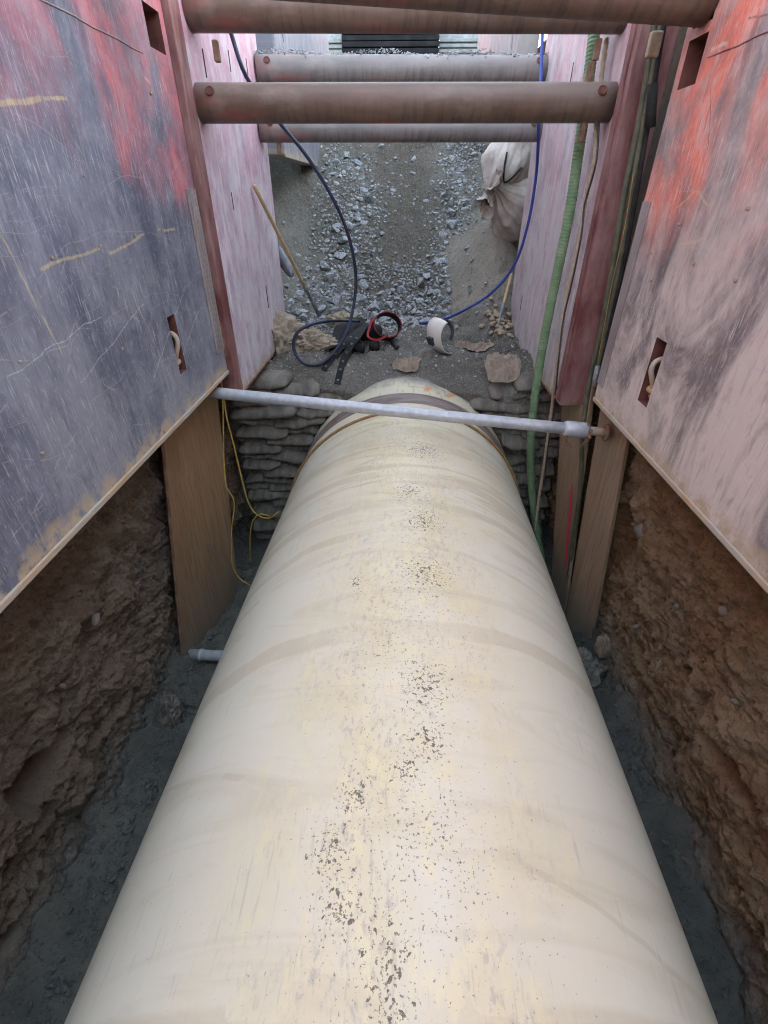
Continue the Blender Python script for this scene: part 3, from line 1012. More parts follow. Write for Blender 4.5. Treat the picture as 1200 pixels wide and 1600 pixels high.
RX, RY0, RY1, RZ0 = 1.37, -3.0, 3.30, 2.19
slotR = [(5.58, 5.70, .20, .55), (6.06, 6.24, 1.62, 1.80), (6.06, 6.24, 1.84, 2.02), (6.06, 6.24, 2.06, 2.5)]
pr = link('side_panel', plate(RY1 - RY0, LH, .18, 1, slotR), [M['panel_r'], M['cavity']], near, (RX, RY0 - .3, RZ0 - 2.24))
pr['label'] = 'worn red plate, dusty grey below'
MB().box((-.010, 0, -.028), (.185, 6.3, -.001), .004).build('bottom_rim', M['lip'], pr)
MB().box((-.010, 6.20, .10), (-.0015, 6.295, 1.15), .002).build('edge_strip', M['strip'], pr)
wm = MB()
wm.tube([(-.001, 3 + i * .12, 1.70 + .003 * math.sin(i * 2.1)) for i in range(26)], .003, 6)
wm.build('weld_seam', M['flange'], pr)
for (a, b) in [(1062, 350), (1085, 412), (1150, 438), (1018, 395), (1110, 555), (1075, 600), (1170, 325), (1018, 438)]:
    p = at(a, b, X=RX)
    u, v_ = p.y - RY0, p.z - RZ0
    s_ = random.uniform(.005, .010)
    MB().box((.0, u - s_, v_ - s_ * .7), (-.008, u + s_, v_ + s_ * .7), .003).build('weld_tab', M['weld'], pr)
spreader(near, (LX, 3.0, at(230, -18, Y=3.0).z + .107), (RX, 3.14, at(1066, 43, Y=3.14).z + .107), .107, pins=False)

# --- far shield with its four spreaders
far_s = empty('trench_shield', (0, 4.7, 1.95))
tag(far_s, 'farther trench shield with dusty pink plates and four rusty spreader pipes', 'trench shield')
FX = 1.29
holesF = [(.45, .475, 1.98, 2.12), (1.05, 1.075, 2.1, 2.22), (.62, .64, 1.25, 1.36), (1.55, 1.575, 2.12, 2.26), (1.28, 1.31, .42, .62)]
fl = link('side_panel', plate(1.99, 3.5, .17, -1, holesF), [M['panel_far'], M['cavity']], far_s, (-FX, 3.66 - 4.7, 2.02 - 1.95))
fl['label'] = 'pale lilac dusty plate'
MB().box((-.2, -.03, .02), (.012, .13, 3.5), .006).build('end_post', M['flange'], fl)
MB().box((-.19, 0.14, -.02), (.006, 1.99, -.001), .003).build('bottom_rim', M['rust'], fl)
holesF2 = [(.8, .825, 2.0, 2.2), (1.3, 1.325, 2.1, 2.25), (1.85, 1.875, .35, .5), (.55, .575, 2.3, 2.42)]
fr = link('side_panel', plate(2.40, 3.55, .17, 1, holesF2), [M['panel_far2'], M['cavity']], far_s, (FX, 3.72 - 4.7, 1.96 - 1.95))
fr['label'] = 'pinkish dusty plate'
post = MB()
post.box((-.012, -.03, .02), (.2, .035, 3.55), .006).box((-.022, .045, .02), (.2, .10, 3.55), .006).box((-.006, .105, .02), (.15, .15, 3.55), .004)
post.build('end_post', M['flange'], fr)
MB().box((-.006, .16, -.02), (.19, 2.4, -.001), .003).build('bottom_rim', M['rust'], fr)
b1 = spreader(far_s, (-FX - .0, 3.90, 3.846), (FX, 3.96, 3.846), .100)
b2 = spreader(far_s, (-FX - .0, 3.97, 4.285), (FX, 4.03, 4.275), .105)
b3 = spreader(far_s, (-FX - .0, 5.55, 4.262), (FX, 6.00, 4.318), .100, mat='bar2')
b4 = spreader(far_s, (-FX - .0, 5.42, 3.842), (FX, 5.86, 3.868), .092, mat='bar2')
for (x, y, z, par) in ((-1.16, 3.98, 4.10, b2), (1.16, 4.02, 4.10, b2), (1.14, 3.95, 3.70, b1), (-1.14, 5.45, 3.71, b4), (1.12, 3.95, 3.985, b1)):
    o = MB().box((x - .017, y - .02, z - .05), (x + .017, y + .02, z + .05), .006).build('keeper_bolt', M['rust'], par)
    o.matrix_parent_inverse = (Matrix.Translation(far_s.location) @ Matrix.LocRotScale(par.location, par.rotation_euler, None)).inverted()
# gravel lying along the top of the rear upper bar
gm = MB()
for i in range(700):
    t = random.random()
    p = Vector((-FX, 5.55, 4.262)).lerp(Vector((FX, 6.0, 4.318)), t)
    a = random.gauss(0, .33)
    sz = random.uniform(.010, .028)
    me = GREY[i % 9]
    q = p + Vector((0, math.sin(a) * .103, math.cos(a) * .100)) + Vector((0, 0, random.random() * .022 * (1 + math.sin(t * 19))))
    mw = Matrix.Translation(q) @ Matrix.Rotation(random.uniform(0, 6), 4, 'Z') @ Matrix.Diagonal((sz, sz, sz, 1))
    gm.add([mw @ v.co for v in me.vertices], [tuple(f.vertices) for f in me.polygons])
tag(gm.build('spilled_gravel', M['grey_stone']), 'fine pale gravel lying along the top of the rear spreader pipe', 'gravel', kind='stuff')
# little round puck on that bar
pk = at(617, 118, Y=5.72)
MBp = MB().tube([pk + Vector((0, -.0, 0)), pk + Vector((0, -.02, .008))], .034, 20)
pk_o = MBp.build('round_cap', M['railmetal'], b3)
pk_o.matrix_parent_inverse = (Matrix.Translation(far_s.location) @ Matrix.LocRotScale(b3.location, b3.rotation_euler, None)).inverted()

# --- third shield, up on the ramp
third = empty('trench_shield', (0, 9.5, 3.7))
tag(third, 'farthest pair of shield plates standing up on the gravel ramp', 'trench shield')
t1 = link('side_panel', plate(4.6, 2.5, .2, -1, [(.5, .53, 1.0, 1.25)]), [M['panel_third'], M['cavity']], third, (-1.30, 6.45 - 9.5, 0))
MB().box((-.22, -.10, -.0), (.03, -.002, 2.5), .02).build('end_post', M['panel_third'], t1)
t2 = link('side_panel', plate(4.6, 2.5, .2, 1, [(.5, .53, 1.0, 1.25)]), [M['panel_third2'], M['cavity']], third, (1.36, 8.0 - 9.5, .2))
MB().box((-.02, -.10, 0), (.22, -.002, 2.5), .02).build('end_post', M['strip'], t2)

# --- shackles in the lifting slots
for (x, y, z, sd_, lab) in ((LX - .055, 2.87, 2.61, 1, 'grey lifting shackle in the slot of the blue grey left plate'),
                            (RX + .055, 2.64, 2.55, -1, 'grey lifting shackle in the slot of the red right plate')):
    sh = empty('lifting_shackle', (x, y, z))
    tag(sh, lab, 'shackle', 'shackles in the shield slots')
    bow = crom([(sd_ * .02, 0, -.075), (sd_ * .035, .004, -.03), (sd_ * .058, .006, .03), (sd_ * .048, .006, .075), (sd_ * .0, .004, .09), (-.03 * sd_, 0, .05)], .012)
    MB().tube(bow, .014, 10).build('bow', M['lip'], sh, smooth=True)
    MB().tube([(sd_ * .02, -.035, -.085), (sd_ * .02, .035, -.085)], .02, 12).build('pin', M['lip'], sh)
    MB().tube([(sd_ * .0, -.03, -.12), (sd_ * .0, .03, -.12)], .022, 6).build('nut', M['lip'], sh)

# ================================================================== TIMBER, PROPS
pb = empty('plywood_sheet', (-1.66, 3.15, 0))
tag(pb, 'tall brown plywood sheet standing between soil and pipe on the left', 'plywood')
bo = Vector((1.66, -3.15, 0))
qd = [Vector(q) + bo for q in ((-1.785, 2.60, -.02), (-1.60, 3.56, -.02), (-1.505, 3.93, 2.6), (-1.56, 3.09, 2.6))]
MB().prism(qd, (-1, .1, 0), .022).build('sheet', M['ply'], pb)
cn = (qd[0] + qd[2]) * .5
e0, e1 = qd[0], qd[3]
MB().tube([e0.lerp(e1, .0) + Vector((-.011, -.002, .02)), e1 + Vector((-.011, -.002, 0))], .0115, 6).build('sawn_edge', M['rust'], pb)
kp = at(327, 853, X=-1.60)
MB().tube([kp - pb.location + Vector((.012, 0, -.02)), kp - pb.location + Vector((.012, .005, .02))], .011, 8).build('paint_daub', M['railmetal'], pb)

pc = empty('plywood_board', (1.5, 3.6, 0))
tag(pc, 'plywood board with a pink spray line, right of the pipe', 'plywood', 'boards right of the pipe')
bo = Vector((-1.5, -3.6, 0))
qa = [Vector(q) + bo for q in ((1.50, 3.58, -.02), (1.575, 3.21, -.02), (1.452, 3.575, 2.165), (1.42, 4.16, 2.045))]
_n = (qa[2] - qa[1]).cross(qa[3] - qa[1])
qa[0].x = qa[1].x - (_n.y * (qa[0].y - qa[1].y) + _n.z * (qa[0].z - qa[1].z)) / _n.x
MB().prism(qa, (1, .2, 0), .025).build('board', M['ply2'], pc)


def on_quad(q, u, v):
    return (q[0].lerp(q[1], u)).lerp(q[3].lerp(q[2], u), v)


na = (qa[1] - qa[0]).cross(qa[3] - qa[0]).normalized()
if na.x > 0:
    na = -na
pl_o, ps = qa[0] + pc.location, []
for a_, b_ in ((884, 888), (886, 860), (888, 830), (891, 800), (893, 775), (895, 755)):
    d = FW + RT * (a_ - 600) / 750 + UP * (800 - b_) / 750
    ps.append(C0 + d * ((pl_o - C0).dot(na) / d.dot(na)) - pc.location + na * .004)
st = MB()
for i in range(len(ps) - 1):
    w0 = .030 if i else .018
    w1 = .030 if i < len(ps) - 2 else .006
    st.add([ps[i] + Vector((0, -w0, 0)), ps[i] + Vector((0, w0, 0)), ps[i + 1] + Vector((0, w1, 0)), ps[i + 1] + Vector((0, -w1, 0))], [(0, 1, 2, 3)])
st.build('spray_line', M['pink'], pc)

pd = empty('plywood_board', (1.57, 3.2, 0))
tag(pd, 'plywood board under the prop end plate, nearest the soil on the right', 'plywood', 'boards right of the pipe')
bo = Vector((-1.57, -3.2, 0))
qb = [Vector(q) + bo for q in ((1.575, 3.17, -.02), (1.725, 2.92, -.02), (1.515, 3.085, 2.5), (1.475, 3.50, 2.5))]
MB().prism(qb, (1, .25, 0), .025).build('board', M['ply2'], pd)

pa_, pb_ = Vector((-1.54, 3.42, 2.155)), Vector((1.50, 3.21, 1.955))
pd_ = (pb_ - pa_)
prop = empty('adjustable_prop', pa_)
tag(prop, 'long galvanised adjustable prop braced across the trench above the pipe', 'prop')
T = lambda t: pd_ * t
MB().tube(bar_pts(T(.004), T(.925), 12), .042, 20).build('outer_tube', M['galv'], prop, smooth=True)
MB().tube([T(.895), T(.9), T(.945), T(.95)], [.048, .056, .056, .048], 20).build('collar', M['galv'], prop, smooth=True)
MB().tube(bar_pts(T(.945), T(.992), 4), .031, 16).build('inner_tube', M['lip'], prop, smooth=True)
un = pd_.normalized()
for tt in (0.0, .990):
    c = T(tt)
    MB().tube([c, c + un * .012], .062, 12).build('end_plate', M['rust'], prop)
pinv = MB().tube([T(.948) + Vector((0, -.09, -.02)), T(.948) + Vector((0, .06, .02))], .009, 8)
pinv.build('locking_pin', M['rust'], prop)
ch = MB()
cp = crom([T(.90) + Vector((0, -.05, -.05)), T(.905) + Vector((0, -.07, -.09)), T(.925) + Vector((0, -.07, -.10)), T(.945) + Vector((0, -.06, -.06)), T(.95) + Vector((0, -.055, .02)), T(.945) + Vector((0, -.01, .06))], .018)
for i, c in enumerate(cp):
    ax = Vector((0, 1, 0)) if i % 2 else Vector((1, 0, 0))
    rn = [c + (ax * math.cos(t) + Vector((0, 0, 1)) * math.sin(t)) * .012 for t in [j * math.pi / 4 for j in range(9)]]
    ch.tube(rn, .003, 5, cap=False)
ch.build('chain', M['rust'], prop)

ls = empty('prop_tube', (-1.80, 2.70, .07))
tag(ls, 'short galvanised tube lying low between plywood foot and pipe', 'tube')
MB().tube(bar_pts((0, 0, 0), (.9, -.05, .03), 5), .045, 18).build('tube', M['galv'], ls, smooth=True)
MB().tube([(.12, -.007, .004), (.15, -.008, .005)], .052, 18).build('collar', M['galv'], ls, smooth=True)

# ================================================================== SANDBAGS


def pillow(name, lx, ly_, lz, seed, nu=22, nv=14, wr=.02, ears=.6, sag=0):
    """a filled bag: squared pillow with pinched ends and wrinkles"""
    u = np.linspace(-1, 1, nu)
    a = np.linspace(0, 2 * np.pi, nv, endpoint=False)
    U, A = np.meshgrid(u, a, indexing='ij')
    e = np.sqrt(np.clip(1 - np.abs(U) ** 5, 0, 1))
    thick = (.16 + .84 * np.clip(1 - np.abs(U) ** 7, 0, 1) ** .6)
    ca, sa = np.cos(A), np.sin(A)
    wy = np.sign(ca) * np.abs(ca) ** .6 * (ears + (1 - ears) * e)
    wz = np.sign(sa) * np.abs(sa) ** .8 * thick
    if sag:
        wy = ca * (ears + (1 - ears) * e)
        thick = .30 + .70 * np.clip(1 - np.abs(U) ** 5, 0, 1) ** .7
        wz = np.sign(sa) * np.abs(sa) ** 1.0 * thick
    X, Y, Z = U * lx / 2, wy * ly_ / 2, wz * lz / 2
    fq = 2.6 if sag else 7
    n1 = fbm(X * fq + seed, Y * 7, Z * 12 + seed * 2, 3)
    n2 = ridged(X * fq * 2 + Z * 9 + seed * 3, Y * 6 - X * 2, Z * 18, 3)
    k_ = 1 + wr * 4 * n1
    Y, Z = Y * k_ + wr * .5 * n2, Z * k_ + wr * n2 * (wz != 0)
    if lx > .5 and not sag:
        cr = np.clip(ridged(X * 4 + Y * 2 + seed, Z * 5 - X * 4, seed, 3), 0, 1) ** 2 * 1.6
        Z, Y = Z + .035 * cr * thick, Y + .03 * ridged(X * 6 + seed, Z * 6, seed * 2, 3) * thick
    if sag:      # the front lip droops over the course below and the cloth folds
        Z = Z - sag * np.clip(np.abs(wy) - .35, 0, 1) ** 1.5 * (1 + .6 * fbm(U * 1.5 + seed, A * .0, seed, 2)) + .012 * fbm(U * 1.6 + seed * 2, wy * 2, seed, 3)
        Y = Y * (1 + .07 * fbm(U * 1.6 + seed, 0, seed * 3, 3))
    Z += .35 * lz * fbm(X * 3 + seed * 5, seed, 0, 2) * .5 * np.abs(U)
    v = np.stack([X, Y, Z], -1).reshape(-1, 3)
    f = [(i * nv + j, (i + 1) * nv + j, (i + 1) * nv + (j + 1) % nv, i * nv + (j + 1) % nv) for i in range(nu - 1) for j in range(nv)]
    f += [tuple(range(nv)), tuple((nu - 1) * nv + j for j in range(nv))[::-1]]
    me = mesh(v, f, name)
    me.polygons.foreach_set('use_smooth', [True] * len(me.polygons))
    return me


BAGS = [pillow('sandbag', 1, .42, .146, i * 7.7, 34, 22, .012, .84, sag=.045) for i in range(9)]
for i, me in enumerate(BAGS):
    me.materials.append(M['bag'])
ORD = ['top', 'second', 'third', 'fourth', 'fifth', 'sixth', 'seventh', 'eighth', 'ninth', 'tenth', 'eleventh', 'twelfth', 'thirteenth', 'fourteenth', 'fifteenth', 'sixteenth', 'seventeenth', 'eighteenth', 'nineteenth', 'twentieth']
NC = 20
bi = 0
for side, nm in ((-1, 'left'), (1, 'right')):
    for c in range(NC):
        z = .05 + c * .0955
        cxp, czp = .077, .797
        inner = math.sqrt(max(0, (PR + .02) ** 2 - (z - czp) ** 2)) if abs(z - czp) < PR else 0
        edge = (cxp - inner) if side < 0 else (cxp + inner)
        outer = -1.62 if side < 0 else 1.62
        ln = abs(outer - edge)
        nb = 2 if ln < 1.0 else 3
        cut = [0] + [(k_ + random.uniform(-.12, .12)) / nb for k_ in range(1, nb)] + [1]
        if c % 2 and nb == 2:
            cut[1] = random.uniform(.36, .44)
        elif nb == 2:
            cut[1] = random.uniform(.56, .64)
        for k_ in range(nb):
            if (c >= NC - 2 and k_ == nb - 1) or (c == NC - 1 and k_ > 0):
                continue
            a0, a1 = outer + (edge - outer) * cut[k_], outer + (edge - outer) * cut[k_ + 1]
            o = bpy.data.objects.new('sandbag', BAGS[(bi * 3 + c) % 9])
            bi += 1
            COL.objects.link(o)
            o.location = ((a0 + a1) / 2, 4.57 + random.uniform(-.05, .05) + (.05 if (k_ + c) % 2 else 0), z + random.uniform(-.016, .016))
            o.scale = (abs(a1 - a0) * 1.09 * random.choice((1, -1)), random.uniform(.9, 1.1), random.uniform(.88, 1.02))
            o.rotation_euler = (random.uniform(-.05, .05), random.uniform(-.09, .09), random.uniform(-.12, .12))
            where = ('outermost', 'middle' if nb == 3 else 'innermost', 'innermost')[k_]
            tag(o, f'grey sandbag {where} in the {ORD[NC - 1 - c]} course{" from the top" if c < NC - 1 else ""} {nm} of the pipe', 'sandbag', 'sandbags stacked around the pipe')


def bag_at(name, me_mat, dims, loc, rot, label, cat, seed, ears=.6, wr=.03, nu=56, nv=44):
    me = pillow(name, *dims, seed, nu, nv, wr, ears)
    me.materials.append(me_mat)
    o = bpy.data.objects.new(name, me)
    COL.objects.link(o)
    o.location = loc
    o.rotation_euler = rot
    tag(o, label, cat)
    return o


tie = MB().tube(crom([at(792, 238, Y=6.58), at(788, 262, Y=6.5), at(788, 285, Y=6.5), at(800, 278, Y=6.48), at(815, 262, Y=6.55)], .03), .010, 6)
tag(tie.build('tie_cord', M['leather'], smooth=True), 'dark cord tied round the pale woven bag', 'cord')

# ================================================================== CLOTH AND GEAR ON THE BACKFILL


def cloth(name, mat, c, rx, ry, hgt, seed, label, n=60, fold=.05, freq=6, zoff=.02, parent=None, rot=0, follow=True):
    a = np.linspace(-1, 1, n)
    U, V = np.meshgrid(a, a, indexing='ij')
    # square -> irregular outline
    th = np.arctan2(V, U)
    ro = .82 + .16 * fbm(np.cos(th) * 1.2 + seed, np.sin(th) * 1.2, seed, 2)
    sq = np.maximum(np.abs(U), np.abs(V)) / np.maximum(np.hypot(U, V), 1e-6)
    rr = np.hypot(U, V) * (sq * .6 + .4) * ro
    x, y = rr * np.cos(th) * rx, rr * np.sin(th) * ry
    wx = fbm(U * 1.4 + seed, V * 1.4, 1, 2) * .6
    wy = fbm(U * 1.4 + seed, V * 1.4, 7, 2) * .6
    f1 = ridged(U * freq * .32 + wx * 2.6, V * freq * .32 + wy * 2.6, seed, 3)
    f2 = ridged((U + V) * freq * .4 - wy * 2 + 5, (V - U) * freq * .22 + wx * 2, seed + 3, 2)
    h = hgt * np.clip(1 - (np.hypot(U, V) / 1.15) ** 2, 0, 1) + fold * (np.clip(f1, -.2, 1) + .6 * np.clip(f2, -.2, 1))
    cr, sr = math.cos(rot), math.sin(rot)
    gx_, gy_ = c[0] + x * cr - y * sr, c[1] + x * sr + y * cr
    base = fill_h(gx_, gy_) if follow else np.full_like(gx_, c[2])
    edge = np.clip((1 - np.maximum(np.abs(U), np.abs(V))) * 5, 0, 1)
    z = base + zoff + np.maximum(h, .0) * (.25 + .75 * edge)
    if not follow:
        z = z - np.clip(4.72 - gy_, 0, 1) * .9
    me = grid_mesh(gx_ - c[0], gy_ - c[1], z - c[2])
    o = link(name, me, mat, parent, c)
    sm_ = o.modifiers.new('thickness', 'SOLIDIFY')
    sm_.thickness = .006
    if label:
        tag(o, label, 'burlap')
    return o


def crumple(name, mat, c, rx, ry, rz, seed, label, cat='burlap', low=-.35, drape=1.0, rot=None, amp=1.0):
    """sacking thrown down in a crumpled heap"""
    th, ph = np.meshgrid(np.linspace(0, 2 * np.pi, 150), np.linspace(low, np.pi / 2, 70), indexing='ij')
    dx, dy, dz = np.cos(th) * np.cos(ph), np.sin(th) * np.cos(ph), np.sin(ph)
    w1, w2, w3 = [.45 * fbm(dx * 2 + seed + q, dy * 2, dz * 2 + q, 2) for q in (0, 5, 9)]
    r = .80 + .20 * fbm(dx * 1.3 + seed, dy * 1.3, dz * 1.3, 2) + .34 * ridged(dx * 1.7 + w1 + seed, dy * 1.7 + w2, dz * 1.7 * drape + w3, 1) + .17 * ridged(dx * 4 + w2 * 2, dy * 4 + w3 * 2, dz * 4 * drape + seed + w1 * 2, 1)
    r = .92 + (r - .92) * amp
    r += .05 * amp * ridged(dx * 9 + w1 * 4, dy * 9 + w2 * 4, dz * 9 + seed, 2)
    o = link(name, grid_mesh(dx * r * rx, dy * r * ry, dz * r * rz), mat, None, c)
    if rot:
        o.rotation_euler = rot
    tag(o, label, cat)
    return o


crumple('sandbag', M['bag_dirty'], Vector((1.57, 2.66, .10)), .24, .22, .27, 3.3, 'dusty sandbag slumped at the foot of the boards right of the pipe', 'sandbag')
crumple('burlap_wrap', M['burlap2'], Vector((1.64, 2.62, .40)), .075, .06, .17, 4.1, 'upright twist of burlap on the slumped sandbag by the right soil', 'burlap', -1.2, .4, (.0, -.15, 0), .6)
crumple('sandbag', M['floor'], Vector((-1.42, 2.34, .0)), .34, .24, .15, 7.7, 'greyish sandbag half buried at the left trench floor below the plywood', 'sandbag')
crumple('sandbag', M['bag'], Vector((-1.72, 2.14, .05)), .13, .14, .27, 5.9, 'small crumpled sandbag leaning on the left soil face', 'sandbag')


def sack(c, R_, H_, seed, rot, label):
    """woven sack with folds gathering towards its tied neck"""
    th, t = np.meshgrid(np.linspace(0, 2 * np.pi, 130), np.linspace(0, 1, 90), indexing='ij')
    body = np.where(t < .22, np.sqrt(np.clip(1 - (1 - t / .22) ** 2, 0, 1)), 1.0)
    tap = np.clip((t - .45) / .45, 0, 1)
    body = body * (1 - .76 * tap * tap * (3 - 2 * tap)) + .22 * np.clip((t - .90) / .1, 0, 1)
    amp = .05 + .30 * np.clip((t - .3) / .55, 0, 1)
    tw = th + 1.1 * t + .25 * fbm(np.cos(th) * 1.5 + seed, np.sin(th) * 1.5, t * 2, 2)
    fold = ridged(np.cos(tw) * 3.2 + seed, np.sin(tw) * 3.2, t * 1.1 + seed, 2)
    dent = fbm(np.cos(th) * 1.4 + seed, np.sin(th) * 1.4, t * 2.2, 2)
    r = R_ * body * (1 + amp * fold + .16 * dent)
    x, y, z = r * np.cos(th), r * np.sin(th) * .8, (t - .4) * H_ + .05 * H_ * dent
    x = x + .10 * np.sin(t * 2.4) * H_
    o = link('bulk_bag', grid_mesh(x, y, z), M['bulk'], None, c)
    o.rotation_euler = rot
    tag(o, label, 'bag')


sack(Vector((1.27, 6.72, 3.18)), .30, .80, 2.2, (.25, -.95, .35), 'pale woven bag sagging lowest on the sand heap at right')
sack(Vector((1.24, 6.80, 3.58)), .27, .95, 6.6, (.45, -2.45, .2), 'pale woven bag tied with dark cord, above the lowest bag')
sack(Vector((1.36, 7.2, 3.86)), .30, .75, 8.4, (.2, -1.3, .2), 'pale woven bag at the top of the right heap under the spreader')
crumple('burlap_heap', M['burlap'], gat(440, 540, .03), .38, .32, .40, 2.3, 'crumpled heap of brown burlap sacks beside the left far plate')
crumple('burlap_sack', M['burlap'], gat(488, 538, .0), .34, .28, .20, 6.1, 'loose brown burlap sack spread inside the dark hose loop')
crumple('burlap_sack', M['burlap'], gat(538, 508, .0), .32, .24, .17, 9.5, 'flat burlap sack behind the black harness')
cloth('burlap_rag', M['burlap2'], (.06, 4.88, 1.95), .17, .13, .02, 1.5, 'folded pinkish burlap rag lying just behind the pipe crown', 70, .04, 5)
cloth('burlap_rag', M['burlap2'], (.98, 4.64, 2.02), .21, .16, .02, 4.4, 'square burlap rag draped over the sandbags right of the pipe', 80, .04, 5, .04, follow=False)
cloth('burlap_rag', M['burlap2'], (.80, 5.30, 1.99), .26, .10, .02, 7.4, 'narrow burlap strip lying behind the welding hood', 70, .05, 6, rot=.15)

# harness: leather flap, two eyelet straps, standing red-edged belt ring
def fzz(x, y):
    return float(fill_h(x, y))


hx = empty('tool_harness', (-.22, 5.1, fzz(-.22, 5.1)))
tag(hx, 'black leather harness with eyelet straps and red edged belt behind the pipe', 'harness')


def ribbon(pts, wd, th=.006, nrm=None):
    """flat strap along a path"""
    pts = [Vector(p) for p in pts]
    n = len(pts)
    v, f = [], []
    for i in range(n):
        t = (pts[min(i + 1, n - 1)] - pts[max(i - 1, 0)]).normalized()
        nn = Vector(nrm(i / (n - 1)) if nrm else (0, 0, 1))
        sdv = t.cross(nn).normalized() * wd / 2
        up = sdv.cross(t).normalized() * th / 2
        v += [pts[i] - sdv - up, pts[i] + sdv - up, pts[i] + sdv + up, pts[i] - sdv + up]
    for i in range(n - 1):
        for j in range(4):
            f.append((i * 4 + j, i * 4 + (j + 1) % 4, i * 4 + 4 + (j + 1) % 4, i * 4 + 4 + j))
    f += [(3, 2, 1, 0), tuple((n - 1) * 4 + j for j in range(4))]
    return v, f


def hl(p):
    return Vector(p) - hx.location


for pix, eyel in (([(572, 505, .22), (560, 525, .17), (548, 540, .12), (538, 560, .05), (532, 578, .02), (527, 600, .012)], 6),
                  ([(566, 512, .20), (545, 530, .15), (528, 548, .09), (516, 562, .04), (506, 578, .02)], 4)):
    path = crom([hl(gat(a, b, z)) for a, b, z in pix], .02)
    v, f = ribbon(path, .062, .009, lambda t: (0, -.75, .65))
    so = MB().add(v, f).build('eyelet_strap', M['leather'], hx)
    ey = MB()
    for q in range(eyel):
        t = .42 + .54 * q / (eyel - 1)
        i = int(t * (len(path) - 1))
        c = path[i]
        ring = []
        tn = (path[min(i + 1, len(path) - 1)] - path[max(i - 1, 0)]).normalized()
        sdv = tn.cross(Vector((0, -.75, .65))).normalized()
        up = sdv.cross(tn).normalized()
        for j in range(11):
            aa = j * math.pi / 5
            ring.append(c + up * .008 + (sdv * math.cos(aa) + tn * math.sin(aa)) * .009)
        e1_ = MB().tube(ring, .0038, 6, cap=False).build('eyelet', M['railmetal'], so)
# leather flap (apron)
pts = [gat(507, 552, .03), gat(526, 506, .14), gat(574, 494, .22), gat(560, 543, .10)]
n = 30
a = np.linspace(0, 1, n)
U, V = np.meshgrid(a, a, indexing='ij')


def bil(p00, p10, p11, p01):
    return [np.array(((1 - U) * (1 - V)) * p00[k_] + U * (1 - V) * p10[k_] + U * V * p11[k_] + (1 - U) * V * p01[k_]) for k_ in range(3)]


fx, fy, fz_ = bil(pts[0], pts[1], pts[2], pts[3])
fz_ = fz_ + .03 * fbm(U * 4, V * 4, 2, 2) + .03 * np.sin(U * 9 + V * 4) * .4
o = link('leather_flap', grid_mesh(fx - hx.location.x, fy - hx.location.y, fz_ - hx.location.z), M['leather'], hx)
o.modifiers.new('t', 'SOLIDIFY').thickness = .008
# pouch lumps under the belt
for (px, py, z, r1, r2, r3) in ((578, 520, .08, .14, .10, .08), (563, 543, .04, .05, .09, .045), (585, 541, .04, .055, .08, .045), (548, 528, .06, .10, .10, .06)):
    p = hl(gat(px, py, z))
    me = pillow('pouch', r1 * 2, r2 * 2, r3 * 2, px * .1, 18, 14, .02, .7)
    link('pouch', me, M['leather'], hx, p)
p0 = [hl(gat(a_, b_, z)) for a_, b_, z in ((600, 525, .04), (612, 533, .03), (621, 543, .025))]
MB().tube(crom(p0, .02), .024, 10).build('handle_grip', M['black'], hx, smooth=True)
# belt ring
cR = hl(gat(604, 510, .15))
rad = .145
axd = Vector((.25, -.72, .45)).normalized()
e1v = axd.cross(Vector((0, 0, 1))).normalized()
e2v = e1v.cross(axd)
ringp = [cR + (e1v * math.cos(t) * rad + e2v * math.sin(t) * rad * .86) for t in [j * math.pi / 24 for j in range(49)]]
v, f = [], []
for i, p in enumerate(ringp):
    d = (p - cR).normalized()
    for (w_, r_) in ((-.05, 0), (.05, 0), (.05, .014), (-.05, .014)):
        v.append(p + axd * w_ + d * r_)
for i in range(len(ringp) - 1):
    for j in range(4):
        f.append((i * 4 + j, i * 4 + (j + 1) % 4, i * 4 + 4 + (j + 1) % 4, i * 4 + 4 + j))
br = MB().add(v, f).build('belt', M['leather'], hx)
for w_ in (-.052, .052):
    MB().tube([p + axd * w_ + (p - cR).normalized() * .008 for p in ringp], .0045, 8, cap=False).build('red_piping', M['redcloth'], br, smooth=True)
MB().add(*ribbon(crom([hl(gat(x_, y_, z)) for x_, y_, z in ((582, 496, .26), (578, 510, .22), (575, 526, .17), (590, 531, .12), (606, 524, .10))], .02), .022, .01, lambda t: (.3, -.8, .4))).build('red_strap', M['redcloth'], hx)

# welding hood
wp = gat(690, 548, .0)
wh = empty('welding_hood', wp)
tag(wh, 'white welding hood with black inside lying open to the right', 'helmet')


def shell(r, n1=20, n2=16):
    v, f = [], []
    for i in range(n1 + 1):
        th = math.radians(-92 + 184 * i / n1)          # wrap from chin to brow
        for j in range(n2 + 1):
            ph = -1 + 2 * j / n2
            q = math.sqrt(max(0, 1 - .45 * ph * ph))
            x = -math.cos(th) * r * .95 * q
            z = math.sin(th) * r * 1.18 * (1 - .10 * ph * ph)
            y = ph * r * .9
            v.append((x, y, z))
    for i in range(n1):
        for j in range(n2):
            k_ = i * (n2 + 1) + j
            f.append((k_, k_ + 1, k_ + n2 + 2, k_ + n2 + 1))
    return v, f


